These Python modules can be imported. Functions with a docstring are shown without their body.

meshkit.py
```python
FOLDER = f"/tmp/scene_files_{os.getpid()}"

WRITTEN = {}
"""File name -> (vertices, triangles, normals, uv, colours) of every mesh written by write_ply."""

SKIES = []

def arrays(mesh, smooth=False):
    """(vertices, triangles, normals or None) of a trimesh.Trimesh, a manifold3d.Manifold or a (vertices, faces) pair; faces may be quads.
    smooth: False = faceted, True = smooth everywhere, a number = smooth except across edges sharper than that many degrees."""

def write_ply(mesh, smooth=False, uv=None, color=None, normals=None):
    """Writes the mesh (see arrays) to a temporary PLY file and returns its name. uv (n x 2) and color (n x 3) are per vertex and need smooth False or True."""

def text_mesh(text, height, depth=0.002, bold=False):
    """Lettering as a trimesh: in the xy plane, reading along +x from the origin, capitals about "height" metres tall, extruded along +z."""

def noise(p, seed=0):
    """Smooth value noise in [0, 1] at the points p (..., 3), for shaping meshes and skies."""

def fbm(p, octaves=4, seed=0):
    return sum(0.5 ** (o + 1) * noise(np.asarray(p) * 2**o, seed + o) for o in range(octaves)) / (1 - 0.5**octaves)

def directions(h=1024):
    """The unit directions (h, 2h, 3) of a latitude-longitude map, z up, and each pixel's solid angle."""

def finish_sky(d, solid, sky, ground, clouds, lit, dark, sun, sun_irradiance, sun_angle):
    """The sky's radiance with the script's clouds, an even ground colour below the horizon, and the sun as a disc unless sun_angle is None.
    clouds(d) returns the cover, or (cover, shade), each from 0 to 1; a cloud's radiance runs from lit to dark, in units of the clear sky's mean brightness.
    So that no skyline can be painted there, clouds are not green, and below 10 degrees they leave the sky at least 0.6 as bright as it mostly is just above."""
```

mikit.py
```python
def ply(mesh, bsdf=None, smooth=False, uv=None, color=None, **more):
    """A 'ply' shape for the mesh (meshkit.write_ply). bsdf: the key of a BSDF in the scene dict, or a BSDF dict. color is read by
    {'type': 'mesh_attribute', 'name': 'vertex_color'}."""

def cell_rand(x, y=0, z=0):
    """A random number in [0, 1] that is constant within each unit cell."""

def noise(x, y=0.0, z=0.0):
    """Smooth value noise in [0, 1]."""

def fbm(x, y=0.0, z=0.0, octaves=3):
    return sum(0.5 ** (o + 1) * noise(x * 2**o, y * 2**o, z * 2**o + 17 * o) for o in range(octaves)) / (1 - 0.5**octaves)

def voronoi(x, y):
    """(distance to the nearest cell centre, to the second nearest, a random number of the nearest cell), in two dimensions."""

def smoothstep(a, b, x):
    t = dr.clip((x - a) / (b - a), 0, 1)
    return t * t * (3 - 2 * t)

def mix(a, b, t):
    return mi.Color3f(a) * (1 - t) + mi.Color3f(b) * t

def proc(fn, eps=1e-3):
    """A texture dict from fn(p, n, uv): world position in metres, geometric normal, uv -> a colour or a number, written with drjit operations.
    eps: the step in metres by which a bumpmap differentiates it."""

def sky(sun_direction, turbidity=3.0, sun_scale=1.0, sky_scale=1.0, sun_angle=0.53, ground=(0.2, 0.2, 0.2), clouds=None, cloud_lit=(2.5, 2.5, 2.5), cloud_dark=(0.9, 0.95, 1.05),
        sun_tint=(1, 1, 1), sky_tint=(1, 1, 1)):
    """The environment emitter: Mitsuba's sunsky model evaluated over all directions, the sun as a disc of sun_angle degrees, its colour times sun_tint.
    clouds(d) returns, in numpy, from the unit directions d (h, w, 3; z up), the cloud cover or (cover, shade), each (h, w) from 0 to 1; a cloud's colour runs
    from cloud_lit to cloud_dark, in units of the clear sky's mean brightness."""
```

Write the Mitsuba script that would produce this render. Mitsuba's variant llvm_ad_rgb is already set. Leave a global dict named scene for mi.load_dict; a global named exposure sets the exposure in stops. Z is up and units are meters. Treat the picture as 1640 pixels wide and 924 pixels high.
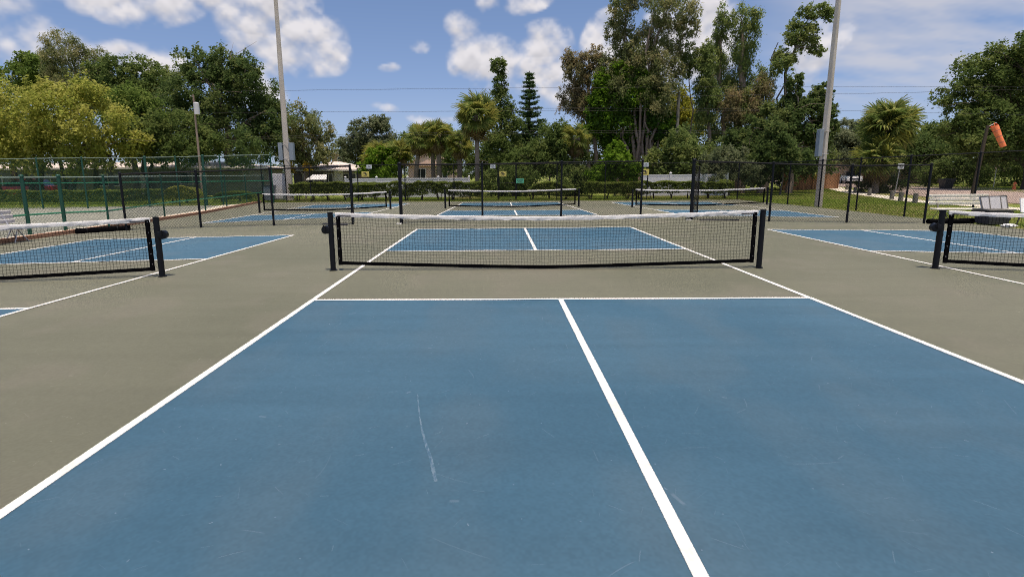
import math, random
import numpy as np, trimesh, drjit as dr, mitsuba as mi
import mikit, meshkit
from mikit import proc, noise, fbm, voronoi, smoothstep, mix, cell_rand

T = mi.ScalarTransform4f
scene, labels = {}, {}

# ------------------------------------------------------------------ camera, sky, exposure
def camera():
    yaw, pit, rol = 0.0067, 0.1774, -0.0062
    o = np.array([-0.7666, -8.626, 1.5127])
    fw = np.array([-math.sin(yaw), math.cos(yaw), 0])
    rt = np.array([math.cos(yaw), math.sin(yaw), 0])
    f = math.cos(pit) * fw + np.array([0, 0, -math.sin(pit)])
    up = math.sin(pit) * fw + np.array([0, 0, math.cos(pit)])
    up2 = math.cos(rol) * up - math.sin(rol) * rt
    return {'type': 'perspective', 'fov': math.degrees(2 * math.atan(820 / 869.0315)), 'fov_axis': 'x',
            'near_clip': 0.05, 'far_clip': 3000.0,
            'principal_point_offset_x': 28.87 / 1640, 'principal_point_offset_y': 27.94 / 924,
            'to_world': T().look_at(o.tolist(), (o + f).tolist(), up2.tolist())}
scene['camera'] = camera()
exposure = 1.55

# clouds: (azimuth from +y, elevation, half width, half height, weight) in degrees
CUMULUS = [(-33, 15.6, 5, 2.0, 1.0), (-27.5, 16.4, 5, 2.2, 1.0), (-31, 13.8, 2.8, 1.3, .75), (-22.0, 14.4, 4.0, 3.4, 1.1), (-19.5, 12.2, 3.8, 2.2, 1.1),
           (-17.2, 11.2, 2.2, 1.8, 1.0), (-22.8, 11.6, 3.2, 1.6, .9), (-21.3, 10.2, 2.6, 1.3, .7), (-40.3, 9.9, 1.6, 1.8, .6), (-37.5, 10.4, 2.2, 1.7, .95),
           (-31.4, 9.4, 2.6, 1.0, .9), (-33.4, 10.2, 2.0, .9, .7), (-22.3, 7.8, 1.8, 1.5, .9), (-3.6, 13.6, 1.6, 1.5, .9), (-2.6, 11.4, 2.2, 2.0, .95),
           (.3, 11.3, 2.8, 1.7, .95), (-.3, 10.2, 3.0, 1.3, .8), (4.7, 12.2, 2.3, 1.9, 1.05), (4.2, 10.0, 2.8, 1.8, 1.0), (5.8, 8.2, 2.4, 1.6, .95),
           (1.0, 8.6, 3.2, 1.0, .5), (-7.9, 12.1, .7, .65, .6), (-10.9, 10.1, .8, .35, .36), (-.9, 16.3, 1.2, .9, .8), (2.8, 16.2, 2.0, .9, .8),
           (11.2, 12.0, 2.4, 2.6, 1.0), (16.0, 10.4, 3.0, 2.4, .95), (18.6, 13.2, 3.2, 3.2, 1.1), (20.2, 11.0, 2.4, 2.4, .95), (28.5, 9.8, 2.2, 1.7, 1.0),
           (29.6, 11.2, 1.6, 1.3, .7), (-11.6, 6.3, 1.4, .4, .34), (-6.2, 5.6, 2.4, .5, .4), (-44, 14, 5, 2.5, .7), (-52, 12, 6, 3, .9), (-60, 17, 7, 3, .9)]

def clouds(d):
    az = np.degrees(np.arctan2(d[..., 0], d[..., 1]))
    el = np.degrees(np.arcsin(np.clip(d[..., 2], -1, 1)))
    f = meshkit.fbm(d * 26 + 3.1, 5, 11)
    f2 = meshkit.fbm((d + [0, 0, 0.012]) * 26 + 3.1, 5, 11)
    wob = (meshkit.fbm(d * 9, 3, 5) - 0.5)
    best = np.zeros(az.shape)
    low = np.zeros(az.shape)
    for a, e, w, h, k in CUMULUS:
        dx = (az + 3.0 * wob - a) / (w * 1.36); dz = (el + 1.6 * wob - e) / (h * 1.36)
        q = np.maximum(0, 1 - dx * dx - dz * dz) * k
        better = q > best
        best = np.where(better, q, best); low = np.where(better, -dz, low)
    # elsewhere in the sky: the same scattered fair-weather clouds
    p = d / np.maximum(d[..., 2:3] + 0.12, 0.05)
    wide = meshkit.fbm(p * 1.6 + 7.7, 5, 21)
    away = np.clip((np.abs(az) - 44) / 6, 0, 1) + np.clip((el - 18) / 5, 0, 1)
    best = np.maximum(best, np.clip((wide - 0.5) * 4, 0, 1) * np.clip(away, 0, 1) * .9)
    ff_ = meshkit.fbm(d * 90 + 1.7, 3, 41)
    field = np.minimum(best, .8) * 1.0 + ((f - 0.5) * 1.9 + (ff_ - .5) * .7) * (best > 0.0) * np.clip(best * 6, 0, 1)
    cover = np.clip((field - 0.0) / 0.88, 0, 1) ** 1.2 * .97
    shade = np.clip(0.28 + low * 0.38 + (f2 - f) * 2.2 + (best - .6) * .25, 0, 1)
    # thin streaky veil in the right half of the sky
    st = meshkit.fbm(np.stack([p[..., 0] * 1.3 + p[..., 1] * .5, p[..., 1] * 3.2 - p[..., 0] * .8, p[..., 2] * 0], -1), 5, 31)
    st2 = meshkit.fbm(np.stack([p[..., 0] * 5 + p[..., 1] * 2, p[..., 1] * 14 - p[..., 0] * 3, p[..., 2] * 0], -1), 4, 37)
    right = np.clip((az - 23) / 10, 0, 1) * np.clip((el - 4) / 5, 0, 1)
    veil = right * np.clip((st - 0.22) * 1.5 + (st2 - .5) * .55, 0, .7)
    hz = np.clip((9 - el) / 9, 0, 1) * .16
    tot = 1 - (1 - cover) * (1 - veil) * (1 - hz)
    return tot, np.where(cover > 0.25, shade, 0.5)

scene['sky'] = mikit.sky((0.05, -0.20, 1.0), turbidity=3, ground=(0.14, 0.16, 0.13), clouds=clouds, cloud_lit=(2.65, 2.55, 2.62), cloud_dark=(1.7, 1.68, 1.80),
                         sky_tint=(1.06, 0.985, 1.10), sun_tint=(0.98, 1.0, 1.05))

# ------------------------------------------------------------------ materials
def rgb(*c): return {'type': 'rgb', 'value': list(c)}
def two(b): return {'type': 'twosided', 'bsdf': b}
def mat(name, base, rough=0.6, spec=0.4, metal=0.0, bump=None, bscale=0.01, eps=1e-3):
    b = {'type': 'principled', 'base_color': base if isinstance(base, dict) else rgb(*base), 'roughness': rough, 'specular': spec, 'metallic': metal}
    if bump is not None:
        b = {'type': 'bumpmap', 'arbitrary': proc(bump, eps), 'scale': bscale, 'bsdf': b}
    scene[name] = two(b)
    return name

def scratches(x, y, cell, seed, width, length, chance):
    """Short faint rub marks: 1 on the mark, one or none per cell."""
    cx, cy = dr.floor(x / cell), dr.floor(y / cell)
    a = cell_rand(cx, cy, seed) * 6.283
    px = (cx + 0.25 + 0.5 * cell_rand(cx, cy, seed + 1)) * cell
    py = (cy + 0.25 + 0.5 * cell_rand(cx, cy, seed + 2)) * cell
    dx, dy = x - px, y - py
    u = dx * dr.cos(a) + dy * dr.sin(a)
    v = dy * dr.cos(a) - dx * dr.sin(a)
    L = length * (0.3 + cell_rand(cx, cy, seed + 3))
    v = v + u * u * (cell_rand(cx, cy, seed + 4) - .5) * 2.0
    on = (1 - smoothstep(0.3, 1.0, dr.abs(v) / width)) * (1 - smoothstep(0.6, 1.0, dr.abs(u) / L))
    return dr.select(cell_rand(cx, cy, seed + 5) < chance, on * (0.3 + 0.7 * cell_rand(cx, cy, seed + 6)), 0.0)

def court_wear(x, y):
    s = scratches(x, y, 0.7, 3, 0.004, 0.13, .6) * .40 + scratches(x + .37, y + .51, 0.33, 23, 0.0028, 0.06, .6) * .5 \
        + scratches(x + .1, y + .8, 0.23, 53, 0.0045, 0.010, .35) * 1.0 + scratches(x + .6, y + .2, 1.1, 83, 0.014, 0.05, .5) * .5 \
        + scratches(x + .2, y + .9, 0.17, 113, 0.0016, 0.05, .5) * .35
    return s

def blue_fn(p, n, uv):
    x, y = p.x, p.y
    big = fbm(x * 0.55, y * 0.55, 0, 3); mid = fbm(x * 2.2 + 9, y * 1.1, 3, 3)
    grain = noise(x * 75, y * 75); grain2 = noise(x * 28, y * 28)
    sweep = fbm(x * 0.7 + y * .25, y * 6.0, 5, 3)
    c = mix((0.041, 0.106, 0.168), (0.053, 0.121, 0.184), smoothstep(0.3, 0.7, big))
    c = mix(c, mi.Color3f(0.064, 0.121, 0.172), smoothstep(0.4, 0.8, mid) * .6)
    c = c * (0.93 + 0.14 * sweep)
    c = c * (0.92 + 0.11 * grain + 0.05 * grain2)
    return mix(c, mi.Color3f(0.26, 0.33, 0.40), court_wear(x, y) * .42) * .90
def green_fn(p, n, uv):
    x, y = p.x, p.y
    big = fbm(x * 0.4 + 4, y * 0.4, 0, 3); mid = fbm(x * 1.6, y * 1.3 + 8, 3, 3)
    grain = noise(x * 75, y * 75); grain2 = noise(x * 28, y * 28)
    sweep = fbm(x * 0.6, y * 5.0, 5, 3)
    c = mix((0.121, 0.126, 0.091), (0.140, 0.143, 0.106), smoothstep(0.3, 0.7, big))
    c = mix(c, mi.Color3f(0.160, 0.153, 0.122), smoothstep(0.5, 0.8, mid) * .5)
    c = c * (0.94 + 0.12 * sweep)
    c = c * (0.92 + 0.11 * grain + 0.05 * grain2)
    c = mix(c, mi.Color3f(0.105, 0.10, 0.08), scratches(x + 3, y + 5, 2.3, 7, 0.02, 0.7, .4) * .35)
    return mix(c, mi.Color3f(0.36, 0.34, 0.29), court_wear(x + 5, y + 3) * .4) * .90
def line_fn(p, n, uv):
    w = fbm(p.x * 3, p.y * 3, 1, 3); g = noise(p.x * 90, p.y * 90)
    c = mix((0.74, 0.74, 0.73), (0.62, 0.62, 0.60), smoothstep(0.55, 0.8, w) * .8)
    return c * (0.92 + 0.1 * g)
def court_bump(p, n, uv):
    return noise(p.x * 80, p.y * 80) * .6 + noise(p.x * 30, p.y * 30) * .4
mat('m_blue', proc(blue_fn), .62, .35, bump=court_bump, bscale=.0007)
mat('m_green', proc(green_fn), .66, .3, bump=court_bump, bscale=.0007)
mat('m_line', proc(line_fn), .6, .3)
def tennis_fn(p, n, uv):
    return mix((0.150, 0.156, 0.132), (0.185, 0.188, 0.160), fbm(p.x * .4, p.y * .5, 0, 4)) * (.94 + .12 * noise(p.x * 14, p.y * 14))
mat('m_tennis', proc(tennis_fn), .8, .2)
def soil_fn(p, n, uv):
    a = fbm(p.x * .35, p.y * .35, 0, 4); b = fbm(p.x * 3, p.y * 3, 0, 3); c = noise(p.x * 22, p.y * 22)
    g = mix((0.090, 0.130, 0.028), (0.155, 0.180, 0.046), smoothstep(.35, .65, b))
    g = mix(g, mi.Color3f(0.20, 0.165, 0.085), smoothstep(.52, .72, a) * .7)
    return g * (.7 + .6 * c)
mat('m_soil', proc(soil_fn), .95, .05)
def road_fn(p, n, uv):
    v = fbm(p.x * .5, p.y * .5, 0, 4)
    return mix((0.21, 0.165, 0.142), (0.27, 0.215, 0.19), v) * (.88 + .24 * noise(p.x * 9, p.y * 9))
mat('m_road', proc(road_fn), .85, .2)
def pave_fn(p, n, uv):
    return mix((0.44, 0.40, 0.33), (0.56, 0.52, 0.44), fbm(p.x, p.y, 0, 4)) * (.9 + .2 * noise(p.x * 12, p.y * 12))
mat('m_pave', proc(pave_fn), .85, .2)
def kerb_fn(p, n, uv):
    return mix((0.36, 0.20, 0.13), (0.24, 0.13, 0.09), fbm(p.x * 5, p.y * 3, p.z * 9, 3))
mat('m_kerb', proc(kerb_fn), .85, .2)
def mulch_fn(p, n, uv):
    return mix((0.15, 0.075, 0.045), (0.07, 0.04, 0.025), fbm(p.x * 6, p.y * 6, p.z * 6, 3))
mat('m_mulch', proc(mulch_fn), .95, .1)
mat('m_black', (0.005, 0.006, 0.010), .42, .25)
mat('m_black_metal', (0.006, 0.006, 0.009), .5, .25)
mat('m_wire', (0.005, 0.005, 0.006), .6, .15)
mat('m_net', (0.003, 0.003, 0.004), .9, .05)
mat('m_band', (0.003, 0.003, 0.004), .9, .05)
def tape_fn(p, n, uv):
    return mix((0.68, 0.68, 0.69), (0.48, 0.48, 0.50), smoothstep(.45, .8, fbm(p.x * 7, p.y * 7, p.z * 22, 3)) * .8)
mat('m_tape', proc(tape_fn), .7, .2)
mat('m_label', (0.07, 0.07, 0.08), .6, .3)
mat('m_steel', (0.50, 0.50, 0.52), .38, .5, metal=.7)
def greenpaint(p, n, uv):
    return mix((0.006, 0.052, 0.036), (0.014, 0.078, 0.054), fbm(p.x * 4, p.y * 4, p.z * 3, 3))
mat('m_greenpost', proc(greenpaint), .45, .4)
mat('m_greenwire', (0.010, 0.062, 0.042), .5, .4)
mat('m_greenrail', (0.012, 0.15, 0.08), .4, .5)
mat('m_palerail', (0.20, 0.27, 0.24), .45, .4)
def concrete_fn(p, n, uv):
    v = fbm(p.x * 3, p.y * 3, p.z * .8, 4)
    c = mix((0.40, 0.37, 0.34), (0.50, 0.465, 0.43), v)
    return c * (.9 + .18 * fbm(p.x * 6, p.y * 6, p.z * .8, 3))
mat('m_concrete', proc(concrete_fn), .85, .2, bump=lambda p, n, uv: fbm(p.x * 20, p.y * 20, p.z * 12, 3), bscale=.003)
mat('m_box', (0.23, 0.275, 0.33), .5, .4)
def wood_fn(p, n, uv):
    return mix((0.20, 0.155, 0.115), (0.105, 0.08, 0.06), fbm(p.x * 14, p.y * 14, p.z * 1.2, 4))
mat('m_wood', proc(wood_fn), .9, .1)
def greywood_fn(p, n, uv):
    return mix((0.23, 0.22, 0.20), (0.12, 0.115, 0.105), fbm(p.x * 16, p.y * 16, p.z * 3, 4))
mat('m_greywood', proc(greywood_fn), .9, .1)
def fenceboard_fn(p, n, uv):
    k = cell_rand(dr.floor(p.x * 6.5), 3, 1)
    return mix((0.25, 0.125, 0.065), (0.33, 0.18, 0.10), k) * (.8 + .35 * fbm(p.x * 9, p.y * 9, p.z * 1.5, 3))
mat('m_fenceboard', proc(fenceboard_fn), .9, .1)
mat('m_bench_white', proc(lambda p, n, uv: mix((0.80, 0.78, 0.71), (0.66, 0.64, 0.57), fbm(p.x * 3, p.y * 9, p.z * 9, 3))), .55, .3)
mat('m_bench_grey', proc(lambda p, n, uv: mix((0.52, 0.51, 0.52), (0.40, 0.39, 0.41), fbm(p.x * 3, p.y * 3, p.z * 12, 3))), .5, .4)
mat('m_plastic_white', (0.74, 0.74, 0.74), .45, .4)
mat('m_bin', (0.055, 0.055, 0.06), .6, .3)
mat('m_lid', (0.42, 0.42, 0.44), .5, .3)
mat('m_orange', proc(lambda p, n, uv: mix((0.90, 0.22, 0.09), (0.95, 0.29, 0.13), fbm(p.x * 6, p.y * 6, p.z * 6, 3))), .7, .2)
mat('m_orangeband', (0.30, 0.16, 0.14), .7, .2)
mat('m_vinyl', (0.60, 0.60, 0.63), .5, .4)
mat('m_yellowsign', (0.55, 0.47, 0.12), .5, .4)
mat('m_greensign', (0.10, 0.42, 0.26), .5, .4)
mat('m_whitesign', (0.62, 0.66, 0.70), .5, .4)
mat('m_ink', (0.03, 0.03, 0.03), .6, .3)
mat('m_wall_mauve', (0.135, 0.115, 0.125), .8, .2)
mat('m_wall_pink', (0.74, 0.52, 0.45), .8, .2)
mat('m_wall_cream', (0.24, 0.24, 0.19), .8, .2)
mat('m_wall_tan', (0.52, 0.36, 0.24), .8, .2)
mat('m_trim', (0.72, 0.70, 0.68), .6, .3)
mat('m_roof_pale', proc(lambda p, n, uv: mix((0.52, 0.45, 0.42), (0.62, 0.54, 0.50), fbm(p.x * 2, p.y * 2, p.z * 8, 3))), .85, .2)
mat('m_roof_pink', proc(lambda p, n, uv: mix((0.44, 0.31, 0.27), (0.52, 0.38, 0.33), fbm(p.x * 2, p.y * 2, p.z * 8, 3))), .85, .2)
mat('m_roof_dark', (0.07, 0.085, 0.08), .8, .2)
mat('m_pane', (0.03, 0.035, 0.04), .08, .6)
mat('m_carwhite', (0.74, 0.74, 0.75), .25, .5)
mat('m_carred', (0.48, 0.022, 0.03), .25, .5)
mat('m_cardark', (0.03, 0.032, 0.037), .3, .5)
mat('m_tyre', (0.02, 0.02, 0.02), .85, .2)
mat('m_lamp', (0.6, 0.6, 0.62), .15, .6)
mat('m_cable', (0.030, 0.030, 0.032), .6, .3)

def bark(name, a, b):
    return mat(name, proc(lambda p, n, uv: mix(a, b, fbm(p.x * 5, p.y * 5, p.z * 1.1, 4))), .95, .1)
bark('m_bark_grey', (0.21, 0.185, 0.16), (0.10, 0.085, 0.07))
bark('m_bark_dark', (0.11, 0.09, 0.07), (0.05, 0.042, 0.035))
bark('m_bark_pale', (0.34, 0.27, 0.23), (0.19, 0.14, 0.115))
bark('m_bark_palm', (0.29, 0.24, 0.20), (0.15, 0.12, 0.10))

def leaf(name, a, b, tip=None, tipk=0.25, trans=1.2):
    """uv.x: a number of the leaf, uv.y: a number of its spray."""
    tip = tip or b
    def fn(p, n, uv):
        c = mix(a, b, uv.x)
        c = mix(c, mi.Color3f(tip), smoothstep(1 - tipk - .15, 1 - tipk + .15, uv.y) * .8)
        return c * (0.8 + .4 * cell_rand(uv.x * 977, uv.y * 991, 4))
    scene[name] = {'type': 'principledthin', 'base_color': proc(fn), 'roughness': 0.5, 'diff_trans': trans, 'spec_trans': 0.0, 'eta': 1.45}
    return name
leaf('l_yellow', (0.235, 0.280, 0.055), (0.420, 0.440, 0.100), (0.560, 0.540, 0.150), .45)
leaf('l_oak', (0.097, 0.149, 0.043), (0.190, 0.255, 0.079), (0.267, 0.315, 0.103), .2)
leaf('l_oakdark', (0.078, 0.126, 0.042), (0.152, 0.214, 0.073), (0.227, 0.268, 0.094), .2)
leaf('l_mid', (0.112, 0.185, 0.042), (0.198, 0.277, 0.066), (0.257, 0.323, 0.086), .25)
leaf('l_fresh', (0.088, 0.176, 0.016), (0.155, 0.263, 0.027), (0.203, 0.311, 0.041), .25, .9)
leaf('l_vine', (0.041, 0.092, 0.018), (0.083, 0.155, 0.025), (0.207, 0.356, 0.032), .25, .8)
leaf('l_gum', (0.160, 0.194, 0.082), (0.271, 0.308, 0.131), (0.396, 0.365, 0.185), .3)
leaf('l_gumgreen', (0.146, 0.208, 0.070), (0.248, 0.316, 0.103), (0.329, 0.365, 0.124), .3)
leaf('l_brown', (0.205, 0.197, 0.101), (0.317, 0.292, 0.146), (0.383, 0.299, 0.167), .4)
leaf('l_grey', (0.138, 0.175, 0.094), (0.231, 0.269, 0.144), (0.288, 0.312, 0.188), .25)
leaf('l_chartreuse', (0.210, 0.225, 0.027), (0.330, 0.323, 0.045), (0.405, 0.375, 0.060), .4, .9)
leaf('l_hedge', (0.111, 0.161, 0.042), (0.223, 0.283, 0.067), (0.356, 0.416, 0.089), .25)
leaf('l_pine', (0.054, 0.108, 0.042), (0.112, 0.177, 0.063), (0.128, 0.203, 0.075), .2)
leaf('l_palm', (0.138, 0.204, 0.055), (0.275, 0.337, 0.097), (0.454, 0.454, 0.152), .3)
leaf('l_palmyellow', (0.180, 0.205, 0.045), (0.300, 0.310, 0.070), (0.420, 0.380, 0.100), .4)
leaf('l_palmdry', (0.275, 0.206, 0.094), (0.425, 0.338, 0.163), (0.200, 0.138, 0.069), .4)
leaf('l_grass', (0.172, 0.254, 0.045), (0.329, 0.412, 0.083), (0.523, 0.448, 0.194), .22, .8)
leaf('l_dead', (0.200, 0.120, 0.050), (0.120, 0.070, 0.030), (0.100, 0.060, 0.030), .3)
leaf('l_flower', (0.550, 0.300, 0.030), (0.400, 0.340, 0.040), (0.140, 0.160, 0.020), .3)

# ------------------------------------------------------------------ helpers
class MB:
    """Collects triangles."""
    def __init__(s): s.v, s.f, s.n = [], [], 0
    def add(s, v, f):
        v = np.asarray(v, float); f = np.asarray(f, int)
        if f.shape[1] == 4: f = np.vstack([f[:, [0, 1, 2]], f[:, [0, 2, 3]]])
        s.v.append(v); s.f.append(f + s.n); s.n += len(v); return s
    def mesh(s): return (np.vstack(s.v), np.vstack(s.f))
    def box(s, c, size, rz=0.0, m=None, ch=0.0):
        x, y, z = np.asarray(size, float) / 2
        if ch > 0:
            ch = min(ch, .45 * min(size))
            pts = []
            for sx in (-1, 1):
                for sy in (-1, 1):
                    for sz in (-1, 1):
                        pts += [(sx * (x - ch), sy * (y - ch), sz * z), (sx * (x - ch), sy * y, sz * (z - ch)), (sx * x, sy * (y - ch), sz * (z - ch))]
            h = trimesh.convex.convex_hull(np.array(pts)); v, f = np.array(h.vertices), np.array(h.faces)
        else:
            v = np.array([[a, b, d] for a in (-x, x) for b in (-y, y) for d in (-z, z)])
            f = np.array([[0, 1, 3], [0, 3, 2], [4, 6, 7], [4, 7, 5], [0, 4, 5], [0, 5, 1], [2, 3, 7], [2, 7, 6], [0, 2, 6], [0, 6, 4], [1, 5, 7], [1, 7, 3]])
        if m is not None: v = v @ np.asarray(m).T
        co, si = math.cos(rz), math.sin(rz)
        v = v @ np.array([[co, si, 0], [-si, co, 0], [0, 0, 1]])
        return s.add(v + np.asarray(c, float), f)
    def tube(s, pts, r, sides=8, cap=True):
        P = np.asarray(pts, float); n = len(P); R = np.broadcast_to(np.asarray(r, float), (n,))
        d = np.gradient(P, axis=0) if n > 2 else np.repeat((P[1] - P[0])[None], 2, 0)
        d /= np.linalg.norm(d, axis=1, keepdims=True) + 1e-12
        ref = np.array([0, 0, 1.0]) if abs(d[0][2]) < .9 else np.array([1.0, 0, 0])
        a = np.cross(d, ref); a /= np.linalg.norm(a, axis=1, keepdims=True) + 1e-12
        b = np.cross(d, a)
        t = np.arange(sides) / sides * 2 * np.pi
        ring = P[:, None] + R[:, None, None] * (np.cos(t)[None, :, None] * a[:, None] + np.sin(t)[None, :, None] * b[:, None])
        v = ring.reshape(-1, 3); f = []
        for i in range(n - 1):
            for k in range(sides):
                k2 = (k + 1) % sides
                f += [[i * sides + k, i * sides + k2, (i + 1) * sides + k2], [i * sides + k, (i + 1) * sides + k2, (i + 1) * sides + k]]
        if cap:
            v = np.vstack([v, P[:1], P[-1:]])
            for k in range(sides):
                k2 = (k + 1) % sides
                f += [[k2, k, n * sides], [(n - 1) * sides + k, (n - 1) * sides + k2, n * sides + 1]]
        return s.add(v, np.array(f))
    def hull(s, pts):
        h = trimesh.convex.convex_hull(np.asarray(pts, float)); return s.add(h.vertices, h.faces)
    def sphere(s, c, r, sub=2):
        i = trimesh.creation.icosphere(sub, 1.0); return s.add(np.array(i.vertices) * np.asarray(r) + np.asarray(c), i.faces)

def wires(segs, r):
    """Many straight thin wires at once: three-sided prisms."""
    S = np.asarray(segs, float); A, B = S[:, 0], S[:, 1]
    d = B - A; d /= np.linalg.norm(d, axis=1, keepdims=True) + 1e-12
    ref = np.where(np.abs(d[:, 1:2]) < .9, [[0, 1.0, 0]], [[1.0, 0, 0]])
    a = np.cross(d, ref); a /= np.linalg.norm(a, axis=1, keepdims=True); b = np.cross(d, a)
    v = []
    for E in (A, B):
        for k in range(3):
            t = k * 2 * math.pi / 3
            v.append(E + r * (math.cos(t) * a + math.sin(t) * b))
    V = np.stack(v, 1)
    f = np.array([[0, 1, 4], [0, 4, 3], [1, 2, 5], [1, 5, 4], [2, 0, 3], [2, 3, 5]])
    F = (f[None] + (np.arange(len(S)) * 6)[:, None, None]).reshape(-1, 3)
    return V.reshape(-1, 3), F

def numbered(k):
    taken = lambda q: q in scene or q in labels or any(s.startswith(q + '__') for s in scene)
    if not taken(k): return k
    i = 1
    while taken(f'{k}_{i:03d}'): i += 1
    return f'{k}_{i:03d}'
_part_n = {}
def part_key(parent, name):
    k = f'{parent}__{name}'; n = _part_n.get(k, 0); _part_n[k] = n + 1
    return k if n == 0 else f'{k}_{n:03d}'
_thing_n = {}
def thing(name, label, cat, group=None):
    n = _thing_n.get(name, 0); _thing_n[name] = n + 1
    k = name if n == 0 else f'{name}_{n:03d}'
    labels[k] = {'label': label, 'category': cat}
    if group: labels[k]['group'] = group
    return k
def geo(m): return m.mesh() if isinstance(m, MB) else m
def part(parent, name, m, bsdf, smooth=False, label=None, kind=None, uv=None, to_world=None):
    k = part_key(parent, name)
    scene[k] = m if isinstance(m, dict) else mikit.ply(geo(m), bsdf, smooth=smooth, uv=uv)
    if to_world is not None: scene[k] = {**scene[k], 'to_world': to_world}
    if label or kind: labels[k] = {}
    if label: labels[k]['label'] = label
    if kind: labels[k]['kind'] = kind
    return k
def solo(name, m, bsdf, label, cat, group=None, smooth=False, uv=None):
    k = thing(name, label, cat, group)
    scene[k] = mikit.ply(geo(m), bsdf, smooth=smooth, uv=uv); return k
def struct(name, m, bsdf, label, cat=None, smooth=False):
    scene[name] = mikit.ply(geo(m), bsdf, smooth=smooth)
    labels[name] = {'label': label, 'kind': 'structure', 'category': cat or name.replace('_', ' ')}
    return name
def sheet(pts, z):
    P = np.array([[x, y, z] for x, y in pts], float)
    n = len(P); f = [[0, i, i + 1] for i in range(1, n - 1)]
    a = P[1] - P[0]; b = P[2] - P[0]
    if a[0] * b[1] - a[1] * b[0] < 0: f = [t[::-1] for t in f]
    return P, np.array(f)

# ------------------------------------------------------------------ ground, roads, court surfaces
struct('ground', sheet([(-900, -200), (900, -200), (900, 1500), (-900, 1500)], -0.03), 'm_soil', 'grassy sandy ground around the courts reaching to the horizon', 'ground')
COURT = [(-12.15, -14), (13.0, -14), (13.0, 10.0), (12.95, 17.0), (12.7, 21.8), (-13.9, 21.9), (-12.45, 13.0), (-12.1, 7.5)]
cs = struct('court_surface', sheet(COURT, 0.0), 'm_green', 'weathered grey-green acrylic court surface around the blue courts', 'court surface')
struct('tennis_court', sheet([(-45, -14), (-13.25, -14), (-13.25, 8.0), (-13.9, 14.5), (-14.9, 19.2), (-45, 17.4)], 0.0), 'm_tennis', 'pale green tennis court behind the green fence at left', 'tennis court')
kb = MB()
kpts = [(-12.2, -14), (-12.2, 7.5), (-12.55, 13.0), (-14.0, 21.9)]
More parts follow.
